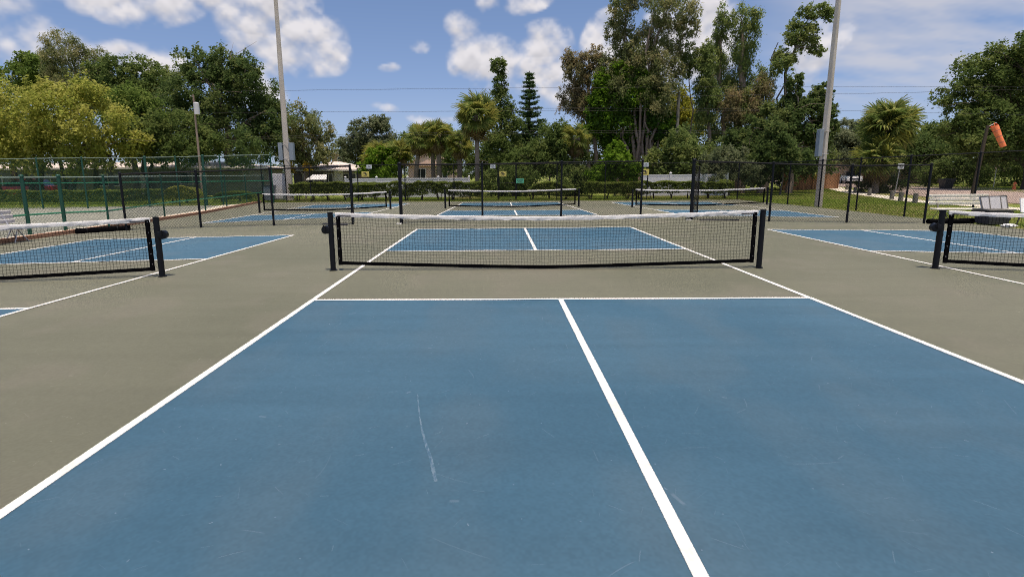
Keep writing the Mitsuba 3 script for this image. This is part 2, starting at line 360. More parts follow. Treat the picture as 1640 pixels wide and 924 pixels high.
for (a, b) in zip(kpts[:-1], kpts[1:]):
    a, b = np.array(a), np.array(b); m = (a + b) / 2; L = np.linalg.norm(b - a)
    kb.box((m[0], m[1], 0.035), (L, .10, .13), math.atan2(b[1] - a[1], b[0] - a[0]))
struct('kerb', kb, 'm_kerb', 'low red-brown kerb strip along the left edge of the courts', 'kerb')
gut = MB()
gv = [(-12.26, -14), (-12.26, 7.5), (-12.62, 13), (-14.06, 21.9)]; gw = [(-13.25, -14), (-13.2, 8.0), (-13.85, 14.5), (-14.9, 19.2)]
for i in range(3):
    gut.add(*sheet([gv[i], gv[i + 1], gw[i + 1], gw[i]], 0.002))
struct('path', gut, 'm_pave', 'cream concrete strip between the kerb and the tennis court', 'path')
struct('mulch_bed', sheet([(-14.6, 21.95), (13.3, 21.95), (13.3, 23.6), (-14.6, 23.6)], -0.012), 'm_mulch', 'brown mulch bed under the far hedges', 'mulch bed')
struct('road', sheet([(62, 110), (43.0, 110), (39.5, 70), (35.5, 52), (31.0, 37.5), (27.2, 29.5), (24.6, 23.6), (23.4, 16), (22.8, 2), (31.8, -2), (33, 12), (35.2, 28.5), (37.8, 38.5), (44, 58), (49, 72)], -0.008), 'm_road',
       'pinkish brown road curving away at right', 'road')
sw_o = [(40.6, 70), (38.7, 58), (32.6, 45), (27.0, 33.3), (24.6, 28.2), (22.6, 22.5), (21.2, 19.4), (20.6, 12), (20.2, 2)]
sw_i = [(x - 1.0 - .012 * y, y + .5) for x, y in sw_o]
sw = MB()
for i in range(len(sw_o) - 1): sw.add(*sheet([sw_o[i], sw_o[i + 1], sw_i[i + 1], sw_i[i]], 0.0))
struct('sidewalk', sw, 'm_pave', 'pale concrete pavement curving beside the road at right', 'pavement')

# painted courts
Z1, Z2 = 0.003, 0.006
def line_quad(a, b, w=0.052):
    a, b = np.array(a, float), np.array(b, float); d = b - a; d /= np.linalg.norm(d); n = np.array([-d[1], d[0]]) * w / 2
    n_seg = max(2, int(np.linalg.norm(b - a) / .35))
    rng = np.random.default_rng(int(abs(a[0] * 31 + a[1] * 17 + b[0] * 7) * 10) % 9999)
    t = np.linspace(0, 1, n_seg + 1)
    off = rng.normal(0, .0007, (n_seg + 1, 2))
    L = a + (b - a) * t[:, None] + n * (1 + off[:, :1] / w * 2); R = a + (b - a) * t[:, None] - n * (1 + off[:, 1:] / w * 2)
    v = np.vstack([np.c_[L, np.full(n_seg + 1, Z2)], np.c_[R, np.full(n_seg + 1, Z2)]]); k = n_seg + 1
    f = [[k + i, k + i + 1, i + 1] for i in range(n_seg)] + [[k + i, i + 1, i] for i in range(n_seg)]
    return v, np.array(f)
def lerp(a, b, t): return (a[0] + (b[0] - a[0]) * t, a[1] + (b[1] - a[1]) * t)
_line_z = [0]
def court(nbL, nbR, knL, knR, kfL, kfR, fbL, fbR, where, w=.052):
    part(cs, 'blue_zone', sheet([nbL, nbR, knR, knL], Z1), 'm_blue', label=f'blue painted service area on the near side of {where}')
    part(cs, 'blue_zone', sheet([kfL, kfR, fbR, fbL], Z1), 'm_blue', label=f'blue painted service area on the far side of {where}')
    def ln(a, b, what):
        global Z2
        _line_z[0] += 1; Z2 = 0.006 + 0.0005 * (_line_z[0] % 5)
        part(cs, 'white_line', line_quad(a, b, w), 'm_line', label=f'white {what} of {where}')
    h = w / 2
    for (a, b, c, d, s) in ((nbL, knL, kfL, fbL, 'left sideline'), (nbR, knR, kfR, fbR, 'right sideline')):
        ln(a, b, s + ', near part'); ln(b, c, s + ', middle part'); ln(c, d, s + ', far part')
    ln(nbL, nbR, 'near baseline'); ln(knL, knR, 'near kitchen line'); ln(kfL, kfR, 'far kitchen line'); ln(fbL, fbR, 'far baseline')
    ln(lerp(nbL, nbR, .5), lerp(knL, knR, .5), 'near centre line'); ln(lerp(kfL, kfR, .5), lerp(fbL, fbR, .5), 'far centre line')
court((-3.03, -7.1), (3.03, -7.1), (-3.03, -2.17), (3.03, -2.17), (-3.02, 2.07), (3.02, 2.15), (-3.0, 6.45), (3.0, 6.72), 'the near middle court', .060)
court((-10.75, -7.4), (-6.32, -7.2), (-10.7, -3.1), (-6.22, -2.5), (-10.62, 0.55), (-6.09, 1.2), (-10.55, 4.4), (-5.95, 5.1), 'the near left court')
court((6.25, -7.0), (11.6, -7.4), (6.32, -2.5), (11.5, -3.2), (6.39, 1.8), (11.38, 0.95), (6.44, 5.85), (11.02, 5.28), 'the near right court')
court((-10.28, 8.75), (-5.95, 11.2), (-10.14, 12.0), (-5.75, 13.5), (-10.12, 16.2), (-5.5, 17.0), (-10.04, 19.1), (-5.35, 19.9), 'the far left court')
court((-3.0, 11.4), (2.92, 11.3), (-2.86, 14.1), (2.76, 14.1), (-2.72, 17.4), (2.58, 17.4), (-2.6, 20.2), (2.45, 20.2), 'the far middle court')
court((5.9, 11.0), (10.65, 9.6), (5.75, 14.1), (10.58, 13.0), (5.4, 17.2), (10.5, 16.7), (5.2, 19.9), (10.1, 19.8), 'the far right court')
# the long pale rub mark on the near blue area
sc = np.array([(-1.328, -5.057), (-1.30, -5.22), (-1.262, -5.42), (-1.223, -5.599), (-1.178, -5.77), (-1.132, -5.925), (-1.105, -6.04), (-1.08, -6.148)])
scw = np.array([.002, .0035, .0045, .006, .008, .009, .010, .009])
dd = np.gradient(sc, axis=0); dd /= np.linalg.norm(dd, axis=1, keepdims=True); nn = np.c_[-dd[:, 1], dd[:, 0]] * scw[:, None]
k = len(sc); vv = np.vstack([np.c_[sc + nn, np.full(k, .0055)], np.c_[sc - nn, np.full(k, .0055)]])
ff = [[k + i, k + i + 1, i + 1] for i in range(k - 1)] + [[k + i, i + 1, i] for i in range(k - 1)]
mat('m_scuff', proc(lambda p, n, uv: mix((0.052, 0.110, 0.178), (0.125, 0.195, 0.255), smoothstep(.2, .8, fbm(p.x * 90, p.y * 35, 0, 3)))), .7, .2)
part(cs, 'scuff_mark', (vv, np.array(ff)), 'm_scuff', label='long pale curved rub mark on the near blue area')
tl = MB()
for a, b in (((-14.5, 9.4), (-40, 8.2)), ((-15.2, 14.6), (-40, 13.2)), ((-19, -10), (-18.6, 16)), ((-15.6, 17.6), (-40, 16.2)), ((-27, -10), (-27, 15))):
    Z2 = .004 + .0005 * len(tl.v); tl.add(*line_quad(a, b, .06))
part('tennis_court', 'white_lines', tl, 'm_line', kind='stuff', label='faded white lines painted on the tennis court')

# ------------------------------------------------------------------ nets
def net(L, R, h, mid, where, fine=True, winch=(True, False), pitch=.047, gap=.10, group=None):
    t = thing('net', f'black pickleball net with white top tape across {where}', 'net')
    L, R = np.array([*L, 0.0]), np.array([*R, 0.0]); d = R - L; W = np.linalg.norm(d); d /= W; nrm = np.array([-d[1], d[0], 0])
    sides = 20 if fine else 10
    for i, E in enumerate((L, R)):
        m = MB(); m.tube([E, E + [0, 0, h]], .042, sides); m.tube([E + [0, 0, h - .003], E + [0, 0, h + .006]], .047, sides)
        pk = part(t, 'post', m, 'm_black', smooth=40)
        m = MB(); m.tube([E + [0, 0, 0.002], E + [0, 0, .014]], .062, sides)
        part(pk, 'base_collar', m, 'm_black', smooth=40)
        if winch[i]:
            s = -1 if i == 0 else 1
            o = E + d * s * .075 + [0, 0, h * .71]
            m = MB()
            m.tube([o - nrm * .05, o - nrm * .045, o + nrm * .045, o + nrm * .05], [.05, .066, .066, .05], 20)
            m.box(o - d * s * .03, (.09, .08, .11), math.atan2(d[1], d[0]), ch=.012)
            part(t, 'winch', m, 'm_black', smooth=35)
            m = MB(); m.tube([o - nrm * .05, o - nrm * .085], .012, 8); m.tube([o - nrm * .08, o - nrm * .082 + d * s * .015 + [0, 0, .075]], .010, 8)
            part(t, 'winch_crank', m, 'm_black_metal', smooth=35)
    A, B = gap, W - gap
    n = 60 if fine else 24
    xs = np.linspace(A, B, n + 1); u = (xs - W / 2) / (W / 2 - gap)
    top = mid + (h - .012 - mid) * np.abs(u) ** 1.6
    bot = .012 + .085 * np.abs(u) ** 1.3
    rng = np.random.default_rng(int(abs(L[0] * 100 + L[1] * 10)))
    def P(x, z, y=0.0): return L + d * x + nrm * y + np.array([0, 0, z])
    fx = lambda x, arr: np.interp(x, xs, arr)
    # strings
    segs = []
    x = A + .05
    bell = lambda x, s: .018 * math.sin(math.pi * s) * math.sin((x - A) / (B - A) * math.pi) ** .5
    while x < B - .05:
        jx = rng.normal(0, .004)
        zs = np.linspace(fx(x, bot) + .02, fx(x, top) - .02, 5 if fine else 3)
        pts = [P(x + jx * math.sin(math.pi * k / (len(zs) - 1)), z, bell(x, k / (len(zs) - 1))) for k, z in enumerate(zs)]
        segs += list(zip(pts[:-1], pts[1:])); x += pitch
    nh = int((mid) / pitch)
    for k in range(1, nh):
        s = k / nh
        zz = bot + (top - bot) * s + rng.normal(0, .0025, n + 1)
        pts = [P(xs[i], zz[i], bell(min(max(xs[i], A), B), s)) for i in range(n + 1)]
        segs += list(zip(pts[:-1], pts[1:]))
    part(t, 'netting', wires(segs, .0025 if fine else .0028), 'm_net', kind='stuff', label='black square-mesh netting')
    # top tape: a folded strip with soft wrinkles
    m = MB(); n2 = 220 if fine else 60
    X = np.linspace(A - .02, B + .02, n2)
    prof = [(-.010, -.052), (-.012, -.03), (-.009, .0), (0, .010), (.009, .0), (.012, -.03), (.010, -.052)]
    wr = lambda q, s: (meshkit.fbm(np.c_[X * 9, np.full(n2, q * 3.0), np.full(n2, s)], 3, 3) - .5)
    V = []
    for j, (y, z) in enumerate(prof):
        zt = np.interp(X, xs, top) + z + wr(1 if j in (0, 6) else (2 + .2 * j), 0) * (.022 if j in (0, 6) else .010)
        yt = y + wr(j, 5) * .016
        V.append(L + d * X[:, None] + nrm * yt[:, None] + np.c_[np.zeros((n2, 2)), zt])
    V = np.stack(V, 1); q = len(prof)
    f = []
    for i in range(n2 - 1):
        for j in range(q - 1):
            f.append([i * q + j, (i + 1) * q + j, (i + 1) * q + j + 1, i * q + j + 1])
    m.add(V.reshape(-1, 3), np.array(f))
    part(t, 'top_tape', m, 'm_tape', smooth=True)
    if fine:
        for s, xx in ((0, A + .02), (1, B - .25)):
            z0 = np.interp([xx, xx + .21], xs, top)
            m = MB(); m.hull([P(xx, z0[0] - .047, -.028), P(xx + .21, z0[1] - .047, -.028), P(xx + .21, z0[1] - .028, -.030), P(xx, z0[0] - .028, -.030),
                              P(xx, z0[0] - .047, -.022), P(xx + .21, z0[1] - .047, -.022), P(xx + .21, z0[1] - .028, -.022), P(xx, z0[0] - .028, -.022)])
            part(t, 'maker_label', m, 'm_label')
    # bottom band and side bands
    m = MB(); V = []
    for j, (y, z) in enumerate(((-.008, -.026), (-.010, .026), (.010, .026), (.008, -.026))):
        V.append(np.array([P(xs[i], bot[i] + .026 + z, y) for i in range(n + 1)]))
    V = np.stack(V, 1); f = []
    for i in range(n):
        for j in range(4):
            j2 = (j + 1) % 4; f.append([i * 4 + j, (i + 1) * 4 + j, (i + 1) * 4 + j2, i * 4 + j2])
    m.add(V.reshape(-1, 3), np.array(f)); part(t, 'bottom_band', m, 'm_band')
    ang = math.atan2(d[1], d[0])
    for s, xx in ((1, A + .01), (-1, B - .01)):
        zb, zt = fx(xx, bot), fx(xx, top)
        m = MB(); m.box(P(xx + s * .012, (zb + zt) / 2 - .012), (.062, .026, zt - zb - .01), ang, ch=.004)
        bk = part(t, 'side_band', m, 'm_band')
        if fine:
            m = MB()
            for k in range(5):
                m.tube([P(xx + s * .005, zb + .1 + k * .16, -.0135), P(xx + s * .005, zb + .1 + k * .16, -.016)], .0055, 8)
            part(bk, 'grommets', m, 'm_steel', kind='stuff')
            pts = []
            for k in range(15):
                z = zb + .02 + (zt - zb - .06) * k / 14
                pts.append(P(xx - s * (.03 if k % 2 else .068), z, -.006 if k % 3 else .006))
            m = MB(); m.tube(pts, .0024, 4); part(t, 'lacing', m, 'm_band')
            e = pts[-1]; m = MB(); m.tube([P(xx, zt - .01), P(xx - s * .10, h - .02)], .004, 6); part(t, 'tension_cable', m, 'm_steel')
    return t
net((-3.40, -0.07), (3.42, -0.03), .925, .835, 'the near middle court')
net((-12.35, -1.75), (-5.88, -.52), .90, .80, 'the near left court', winch=(False, True))
net((6.13, -.16), (12.7, -1.62), .91, .81, 'the near right court', winch=(True, False))
net((-10.42, 13.45), (-5.48, 15.42), .78, .70, 'the far left court', fine=False, winch=(False, False), pitch=.055, gap=.16)
net((-3.08, 15.66), (2.97, 16.4), .83, .75, 'the far middle court', fine=False, winch=(False, False), pitch=.055, gap=.16)
net((5.26, 15.78), (11.85, 17.0), .80, .72, 'the far right court', fine=False, winch=(False, False), pitch=.055, gap=.16)

# ------------------------------------------------------------------ chain-link fences
def chain(a, b, z0, z1a, z1b, pitch=.075, rise=1.15):
    """Diagonal wires of one panel between ground points a and b; the top may slope from z1a to z1b."""
    a, b = np.array(a, float), np.array(b, float); L = np.linalg.norm(b - a); d = (b - a) / L; segs = []
    for s in (1, -1):
        H = max(z1a, z1b) - z0; run = H / rise
        x = -run
        while x < L + run:
            x0, x1 = x, x + s * run
            def clip(t): return x0 + (x1 - x0) * t
            ts = [0.0, 1.0]
            if x1 != x0:
                ta, tb = sorted(((0 - x0) / (x1 - x0), (L - x0) / (x1 - x0)))
                ts = [max(0, ta), min(1, tb)]
            if ts[1] > ts[0]:
                # top: z0 + H t <= z1(x)
                def over(t): return z0 + H * t - (z1a + (z1b - z1a) * clip(t) / L)
                if over(ts[0]) < 0:
                    if over(ts[1]) > 0:
                        lo, hi = ts
                        for _ in range(20):
                            m = (lo + hi) / 2
                            lo, hi = (m, hi) if over(m) < 0 else (lo, m)
                        ts[1] = lo
                    off = .003 * s
                    p = [np.array([*(a + d * clip(t)), z0 + H * t]) + np.array([-d[1], d[0], 0]) * off for t in ts]
                    segs.append(p)
            x += pitch
    return segs
def fence(name, label, posts, h, post_r=.033, rail_r=.022, mpost='m_black', mrail='m_black_metal', mwire='m_wire', wr=.0031, pitch=.075, mid_rail=None, bottom=True, thick=(), rail_pieces=None, cat='fence', pw=None):
    t = thing(name, label, cat)
    hs = h if isinstance(h, (list, tuple)) else [h] * len(posts)
    for i, ((x, y), z) in enumerate(zip(posts, hs)):
        r = post_r * (1.6 if i in thick else 1)
        m = MB(); m.tube([(x, y, 0), (x, y, z + .03)], r, 10); m.sphere((x, y, z + .03), (r * 1.25, r * 1.25, r), 1)
        part(t, 'post', m, mpost, smooth=40)
    for i in range(len(posts) - 1):
        a, b = posts[i], posts[i + 1]
        m = MB(); m.tube([(*a, hs[i]), (*b, hs[i + 1])], rail_r, 8); part(t, 'top_rail', m, mrail, smooth=40)
        if mid_rail:
            m = MB(); m.tube([(*a, mid_rail), (*b, mid_rail)], rail_r * 1.5, 8); part(t, 'middle_rail', m, 'm_greenrail' if mpost == 'm_greenpost' else mrail, smooth=40)
        segs = chain(a, b, .03, hs[i] - .01, hs[i + 1] - .01, pitch)
        if bottom: segs.append([np.array([*a, .05]), np.array([*b, .05])])
        part(t, 'chain_link_mesh', wires(segs, wr), mwire, kind='stuff')
    return t
NF = [(-11.2, 6.55), (-9.5, 7.3), (-7.55, 7.8), (-5.21, 8.02)]
fence('divider_fence', 'black chain-link fence left of the gateway behind the near left court', NF, [1.56, 1.62, 1.69, 1.76])
NF2 = [(-3.76, 8.3), (-1.25, 9.1), (1.35, 9.45), (4.03, 9.6)]
fence('divider_fence', 'black chain-link fence directly behind the near middle court', NF2, [1.80, 1.81, 1.86, 1.88], thick=(0,))
NF3 = [(5.54, 9.1), (7.68, 8.3), (9.70, 7.7), (11.70, 7.3)]
fence('divider_fence', 'black chain-link fence behind the near right court and left of the bench', NF3, [1.87, 1.76, 1.67, 1.68], thick=(0,))
# open gate leaf standing away from the camera at the right-hand gateway
def gate(x, y, ang, w, h, label):
    t = thing('fence_gate', label, 'gate')
    d = np.array([math.cos(ang), math.sin(ang)]); a = np.array([x, y]); b = a + d * w
    m = MB(); m.tube([(*a, .08), (*a, h), (*b, h), (*b, .08), (*a, .08)], .022, 8); m.tube([(*a, .08), (*b, h * .97)], .010, 6)
    part(t, 'frame', m, 'm_black_metal', smooth=30)
    part(t, 'chain_link_mesh', wires(chain(a, b, .09, h - .01, h - .01), .0024), 'm_wire', kind='stuff')
    m = MB()
    for z in (.35, h - .3): m.box((*(a - d * .03), z), (.05, .09, .07), ang)
    part(t, 'hinges', m, 'm_black_metal', kind='stuff')
gate(5.62, 9.24, math.radians(63), 1.25, 1.72, 'open black chain-link gate leaf swung back at the right-hand gateway')
gate(-5.24, 8.12, math.radians(103), 1.2, 1.68, 'open black chain-link gate leaf swung back at the left-hand gateway')
def shadow_slab(pts, label):  # added dark slab standing in for the gate shadow on the ground
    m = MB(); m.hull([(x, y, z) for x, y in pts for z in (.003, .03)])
    solo('gate_shadow', m, 'm_bin', label, 'mat')
shadow_slab([(-6.2, 8.35), (-5.35, 8.05), (-5.3, 7.75), (-6.15, 8.0)], 'dark slab standing in for gate shadow by the left-hand gateway post')
shadow_slab([(5.75, 8.95), (6.95, 8.75), (6.9, 8.68), (5.7, 8.72)], 'thin dark slab standing in for gate shadow by the right-hand gateway post')
def patch(x, y, label):
    m = MB(); m.box((x, y, .012), (.16, .12, .02), ch=.006); solo('post_footing', m, 'm_line', label, 'footing')
patch(-3.80, 8.1, 'small white footing patch at the foot of the left-hand gateway post')
patch(5.42, 8.92, 'small white footing patch at the foot of the right-hand gateway post')
# far fence
FFx = [-13.9, -12.6, -11.25, -8.6, -5.95, -3.2, -0.72, 0.32, 2.6, 5.3, 7.65, 10.1, 12.62]
FF = [(x, 22.35 - .0020 * (x + 1) ** 2) for x in FFx]
ff_ = fence('boundary_fence', 'black chain-link boundary fence along the far end of the courts in front of the hedges', FF, 2.02, post_r=.028, rail_r=.016, wr=.0021, pitch=.09)
gx0, gx1, gy = -0.66, 0.26, 22.31
m = MB(); m.tube([(gx0, gy, .08), (gx0, gy, 1.98), (gx1, gy, 1.98), (gx1, gy, .08), (gx0, gy, .08)], .022, 8); m.tube([(gx0, gy, .98), (gx1, gy, .98)], .018, 8)
part(ff_, 'gate_frame', m, 'm_black_metal', smooth=30)
RF = [(12.66, 22.05), (13.05, 17.45), (13.1, 15.0), (13.38, 12.95), (12.98, 9.83), (15.34, 9.93), (17.7, 9.95)]
fence('boundary_fence', 'black chain-link boundary fence along the right side of the courts beside the grass', RF, [2.0, 1.95, 1.98, 2.0, 2.0, 2.09, 2.2], post_r=.03, rail_r=.018, wr=.0023, pitch=.08)
# green fences at left
GF = [(-13.4, .4), (-13.3, 2.6), (-13.25, 4.4), (-13.12, 5.6), (-12.78, 6.38), (-12.0, 7.0), (-13.05, 11.4), (-13.45, 15.0), (-13.7, 17.4), (-14.1, 20.4), (-14.5, 23.6)]
fence('green_fence', 'low green chain-link fence between the pickleball courts and the tennis court', GF, 1.49, post_r=.030, rail_r=.016, mpost='m_greenpost', mrail='m_palerail', mwire='m_greenwire', wr=.0023, pitch=.085, mid_rail=.52, thick=(3, 4))
CF = [(-30.5, 15.2), (-25.5, 16.2), (-22.2, 17.0), (-20.3, 17.3), (-17.9, 18.2), (-16.7, 18.7), (-15.6, 19.2), (-15.0, 19.7), (-13.2, 21.7)]
fence('green_fence', 'tall green chain-link fence along the far end of the tennis court', CF, [2.25, 2.3, 2.33, 2.36, 2.38, 2.42, 2.46, 2.5, 2.6], post_r=.036, rail_r=.017, mpost='m_greenpost', mrail='m_palerail', mwire='m_greenwire', wr=.0030, pitch=.085, mid_rail=1.2, thick=(4, 6))

# ------------------------------------------------------------------ signs on the far fence
def sign(x, y, z, w, h, bs, label, ink=None, rz=0.0):
    t = thing('sign', label, 'sign')
    m = MB(); m.box((x, y, z), (w, .008, h), rz, ch=.002); part(t, 'plate', m, bs)
    m = MB()
    rng = np.random.default_rng(int(x * 10 + 500))
    if ink:
        if ink == 'figure':
            m.box((x - w * .08, y - .0065, z + h * .18), (w * .34, .003, h * .22)); m.box((x + w * .1, y - .0065, z - .02 * h), (w * .3, .003, h * .2)); m.box((x - .03 * w, y - .0065, z - h * .26), (w * .5, .003, h * .10))
        else:
            for k in range(4): m.box((x, y - .0065, z + h * (.3 - .2 * k)), (w * rng.uniform(.45, .8), .003, h * .07))
        part(t, 'print', m, 'm_ink', kind='stuff')
sign(-8.13, 22.14, 1.53, .42, .30, 'm_yellowsign', 'small yellow notice on the far fence at left, in front of the bright shrub', 'figure')
sign(-7.9, 22.14, 1.93, .30, .20, 'm_whitesign', 'small pale notice at the top of the far fence above the left yellow notice', 'text')
sign(-0.45, 22.30, 1.49, .40, .28, 'm_yellowsign', 'small yellow notice hanging on the middle gate of the far fence', 'figure')
sign(-1.0, 22.27, 1.93, .28, .26, 'm_whitesign', 'small pale notice at the top of the far fence left of the gate', 'text')
sign(0.52, 22.27, 1.10, .44, .27, 'm_greensign', 'small green notice on the far fence right of the gate', 'text')
sign(7.48, 22.12, 1.54, .42, .34, 'm_yellowsign', 'small yellow notice on the far fence at right, above the hedge', 'figure')
sign(7.5, 22.12, 1.95, .30, .22, 'm_whitesign', 'small pale notice at the top of the far fence above the right yellow notice', 'text')

# ------------------------------------------------------------------ floodlight poles
def light_pole(x, y, w0, w1, H, rz, boxes, label):
    t = thing('light_pole', label, 'light pole')
    m = MB(); V = []
    n = 24
    for i in range(n + 1):
        z = -.05 + (H + .05) * i / n; w = (w0 + (w1 - w0) * i / n) / 2; c = w * .28
        for px, py in ((w - c, -w), (w, -w + c), (w, w - c), (w - c, w), (-w + c, w), (-w, w - c), (-w, -w + c), (-w + c, -w)):
            V.append((px, py, z))
    V = np.array(V); co, si = math.cos(rz), math.sin(rz); V = V @ np.array([[co, si, 0], [-si, co, 0], [0, 0, 1]]) + [x, y, 0]
    f = [[i * 8 + k, i * 8 + (k + 1) % 8, (i + 1) * 8 + (k + 1) % 8, (i + 1) * 8 + k] for i in range(n) for k in range(8)]
    m.add(V, np.array(f)); part(t, 'shaft', m, 'm_concrete')
    for s, z0, z1, wd in boxes:
        m = MB(); m.box((x + s * (w0 * .5 + wd * .5 + .01), y - .02, (z0 + z1) / 2), (wd, .28, z1 - z0), ch=.015); part(t, 'equipment_box', m, 'm_box')
        m = MB()
        for z in (z0 + .1, z1 - .1):
            wz = w0 + (w1 - w0) * z / H + .05
            m.tube([(x + s * wz * .5 * a, y + wz * .5 * b, z) for a, b in ((1, -1), (-1, -1), (-1, 1), (1, 1), (1, -1))], .012, 6)
        part(t, 'strap', m, 'm_steel', smooth=30, kind='stuff')
    m = MB(); m.box((x, y, H - .15), (2.4, .12, .12), ch=.02)
    part(t, 'crossarm', m, 'm_steel')
    for k in range(4):
        m = MB(); m.box((x - 1.05 + .7 * k, y - .25, H + .12), (.45, .4, .35), ch=.06); part(t, 'floodlight', m, 'm_box')
light_pole(-13.12, 23.9, .36, .17, 14.0, math.radians(20), [(-1, 2.35, 3.35, .24), (1, 2.35, 3.35, .26)], 'tall tapered concrete light pole rising at left behind the far fence')
light_pole(13.35, 15.45, .25, .13, 12.5, math.radians(33), [(-1, 2.15, 3.3, .18)], 'tall tapered concrete light pole rising at right beside the right boundary fence')

# ------------------------------------------------------------------ benches and things on the court edge
def bench(o, rz, L, seat_z, back_z, bs, label):
    t = thing('bench', label, 'bench'); o = np.array([*o, 0.0]); co, si = math.cos(rz), math.sin(rz)
    P = lambda a, b, z: o + np.array([a * co - b * si, a * si + b * co, z])      # a along, b backward
    for k in range(2):
        m = MB(); m.box(P(0, -.20 + .17 * k, seat_z), (L + .12, .15, .035), rz, ch=.006); part(t, 'seat_plank', m, bs)
    tilt = .34; hb = back_z - seat_z - .10
    R = np.array([[1, 0, 0], [0, 1, -tilt], [0, tilt, 1]])
    for k in range(3):
        z = seat_z + .10 + hb * (k + .5) / 3
        m = MB(); m.box(P(0, .12 + tilt * (z - seat_z), z), (L, .03, hb / 3 - .022), rz, m=R, ch=.006); part(t, 'back_slat', m, bs)
    for s in (-1, 1):
        a = s * (L / 2 - .22); m = MB()
        m.tube([P(a, -.27, seat_z - .03), P(a, .06, seat_z - .03), P(a, .10, seat_z + .05), P(a, .15 + tilt * (back_z - seat_z), back_z)], .018, 8)
        m.tube([P(a - .16, -.2, .0), P(a, -.12, seat_z - .03), P(a + .16, -.2, .0)], .016, 8)
        m.tube([P(a - .14, .10, .0), P(a, .04, seat_z - .03), P(a + .14, .10, .0)], .016, 8)
        part(t, 'leg_frame', m, 'm_greywood' if bs == 'm_bench_white' else 'm_steel', smooth=40)
bench((13.62, 8.3), math.radians(-3), 1.78, .36, .80, 'm_bench_white', 'white slatted bench standing at the right edge behind the near right court')
bench((-12.2, 3.45), math.radians(82), 1.55, .33, .74, 'm_bench_grey', 'pale grey slatted bench at the left edge beside the green fence')
def roll(a, b, r, label):
    t = thing('rolled_windscreen', label, 'roll'); a, b = np.array(a), np.array(b)
    n = 24; pts = [a + (b - a) * i / n for i in range(n + 1)]
    rr = [r * (1 + .10 * math.sin(i * 1.7) * math.sin(i * .9)) for i in range(n + 1)]
    m = MB(); m.tube([np.array([*p, r * .96]) for p in pts], rr, 14); part(t, 'fabric_roll', m, 'm_band', smooth=40)
    for q in (.2, .75):
        c = a + (b - a) * q; d = (b - a) / np.linalg.norm(b - a)
        m = MB(); m.tube([np.array([*(c - d * .012), r]), np.array([*(c + d * .012), r])], r * 1.13, 14); part(t, 'tie', m, 'm_black_metal', smooth=40)
roll((11.75, 7.22), (13.55, 7.35), .075, 'black rolled-up windscreen lying under the white bench at right')
roll((-12.75 + .72, 5.75), (-11.2, 6.7), .07, 'black rolled-up windscreen lying on the ground by the left end of the divider fence')
# litter bin with pale panel lid
t = thing('litter_bin', 'dark litter bin with a pale strapped lid panel right of the white bench', 'bin')
bx, by = 13.35, 6.95
m = MB(); m.hull([(bx + sx * w, by + sy * w * .8, z) for z, w in ((0.02, .27), (.40, .34)) for sx in (-1, 1) for sy in (-1, 1)]); part(t, 'body', m, 'm_bin')
m = MB(); m.hull([(bx + sx * .37, by + sy * .28 + (.05 if z > .5 else 0), z) for z in (.41, .44) for sx in (-1, 1) for sy in (-1, 1)]); part(t, 'rim', m, 'm_greywood')
m = MB(); m.hull([(bx - .36 + .02, by - .02, .45), (bx + .37, by - .02, .45), (bx - .32, by + .14, .78), (bx + .42, by + .14, .80), (bx - .34, by + .03, .45), (bx + .37, by + .03, .45), (bx - .32, by + .18, .78), (bx + .42, by + .18, .80)])
lid = part(t, 'lid_panel', m, 'm_lid')
for q in (-.12, .2):
    m = MB(); m.tube([(bx + q, by - .035, .45), (bx + q + .05, by + .128, .79)], .011, 6); part(lid, 'strap', m, 'm_greywood')
m = MB(); m.tube([(bx - .335, by - .03, .45), (bx - .32, by + .13, .79), (bx + .42, by + .13, .81), (bx + .375, by - .03, .45)], .014, 6); part(lid, 'edge_tube', m, 'm_greywood', smooth=30)
# white plastic chair at the right margin
t = thing('chair', 'white plastic chair at the far right edge beside the litter bin', 'chair')
cx, cy = 14.15, 6.55
m = MB(); m.hull([(cx - .22, cy - .2, .36), (cx + .24, cy - .2, .36), (cx - .22, cy + .2, .34), (cx + .24, cy + .2, .34), (cx - .22, cy - .2, .33), (cx + .24, cy - .2, .33), (cx - .22, cy + .2, .31), (cx + .24, cy + .2, .31)]); part(t, 'seat', m, 'm_plastic_white')
m = MB(); m.hull([(cx - .2, cy + .2, .36), (cx + .22, cy + .2, .36), (cx - .15, cy + .34, .74), (cx + .2, cy + .34, .74), (cx - .2, cy + .23, .36), (cx + .22, cy + .23, .36), (cx - .15, cy + .37, .74), (cx + .2, cy + .37, .74)]); part(t, 'backrest', m, 'm_plastic_white')
for a, b in ((-1, -1), (1, -1), (-1, 1), (1, 1)):
    m = MB(); m.tube([(cx + a * .2, cy + b * .18, .33), (cx + a * .25, cy + b * .24, 0)], [.02, .016], 8); part(t, 'leg', m, 'm_greywood', smooth=40)
tw = trimesh.creation.icosphere(3, 1.0); tv = np.array(tw.vertices) * [.17, .12, .055]; tv += tv * ((meshkit.fbm(tv * 22, 3, 2) - .5)[:, None] * 1.3); tv[:, 2] = np.maximum(tv[:, 2], -.04)
solo('towel', (tv + [13.02, 6.05, .045], np.array(tw.faces)), 'm_plastic_white', 'small crumpled white towel on the ground in front of the litter bin', 'towel', smooth=60)

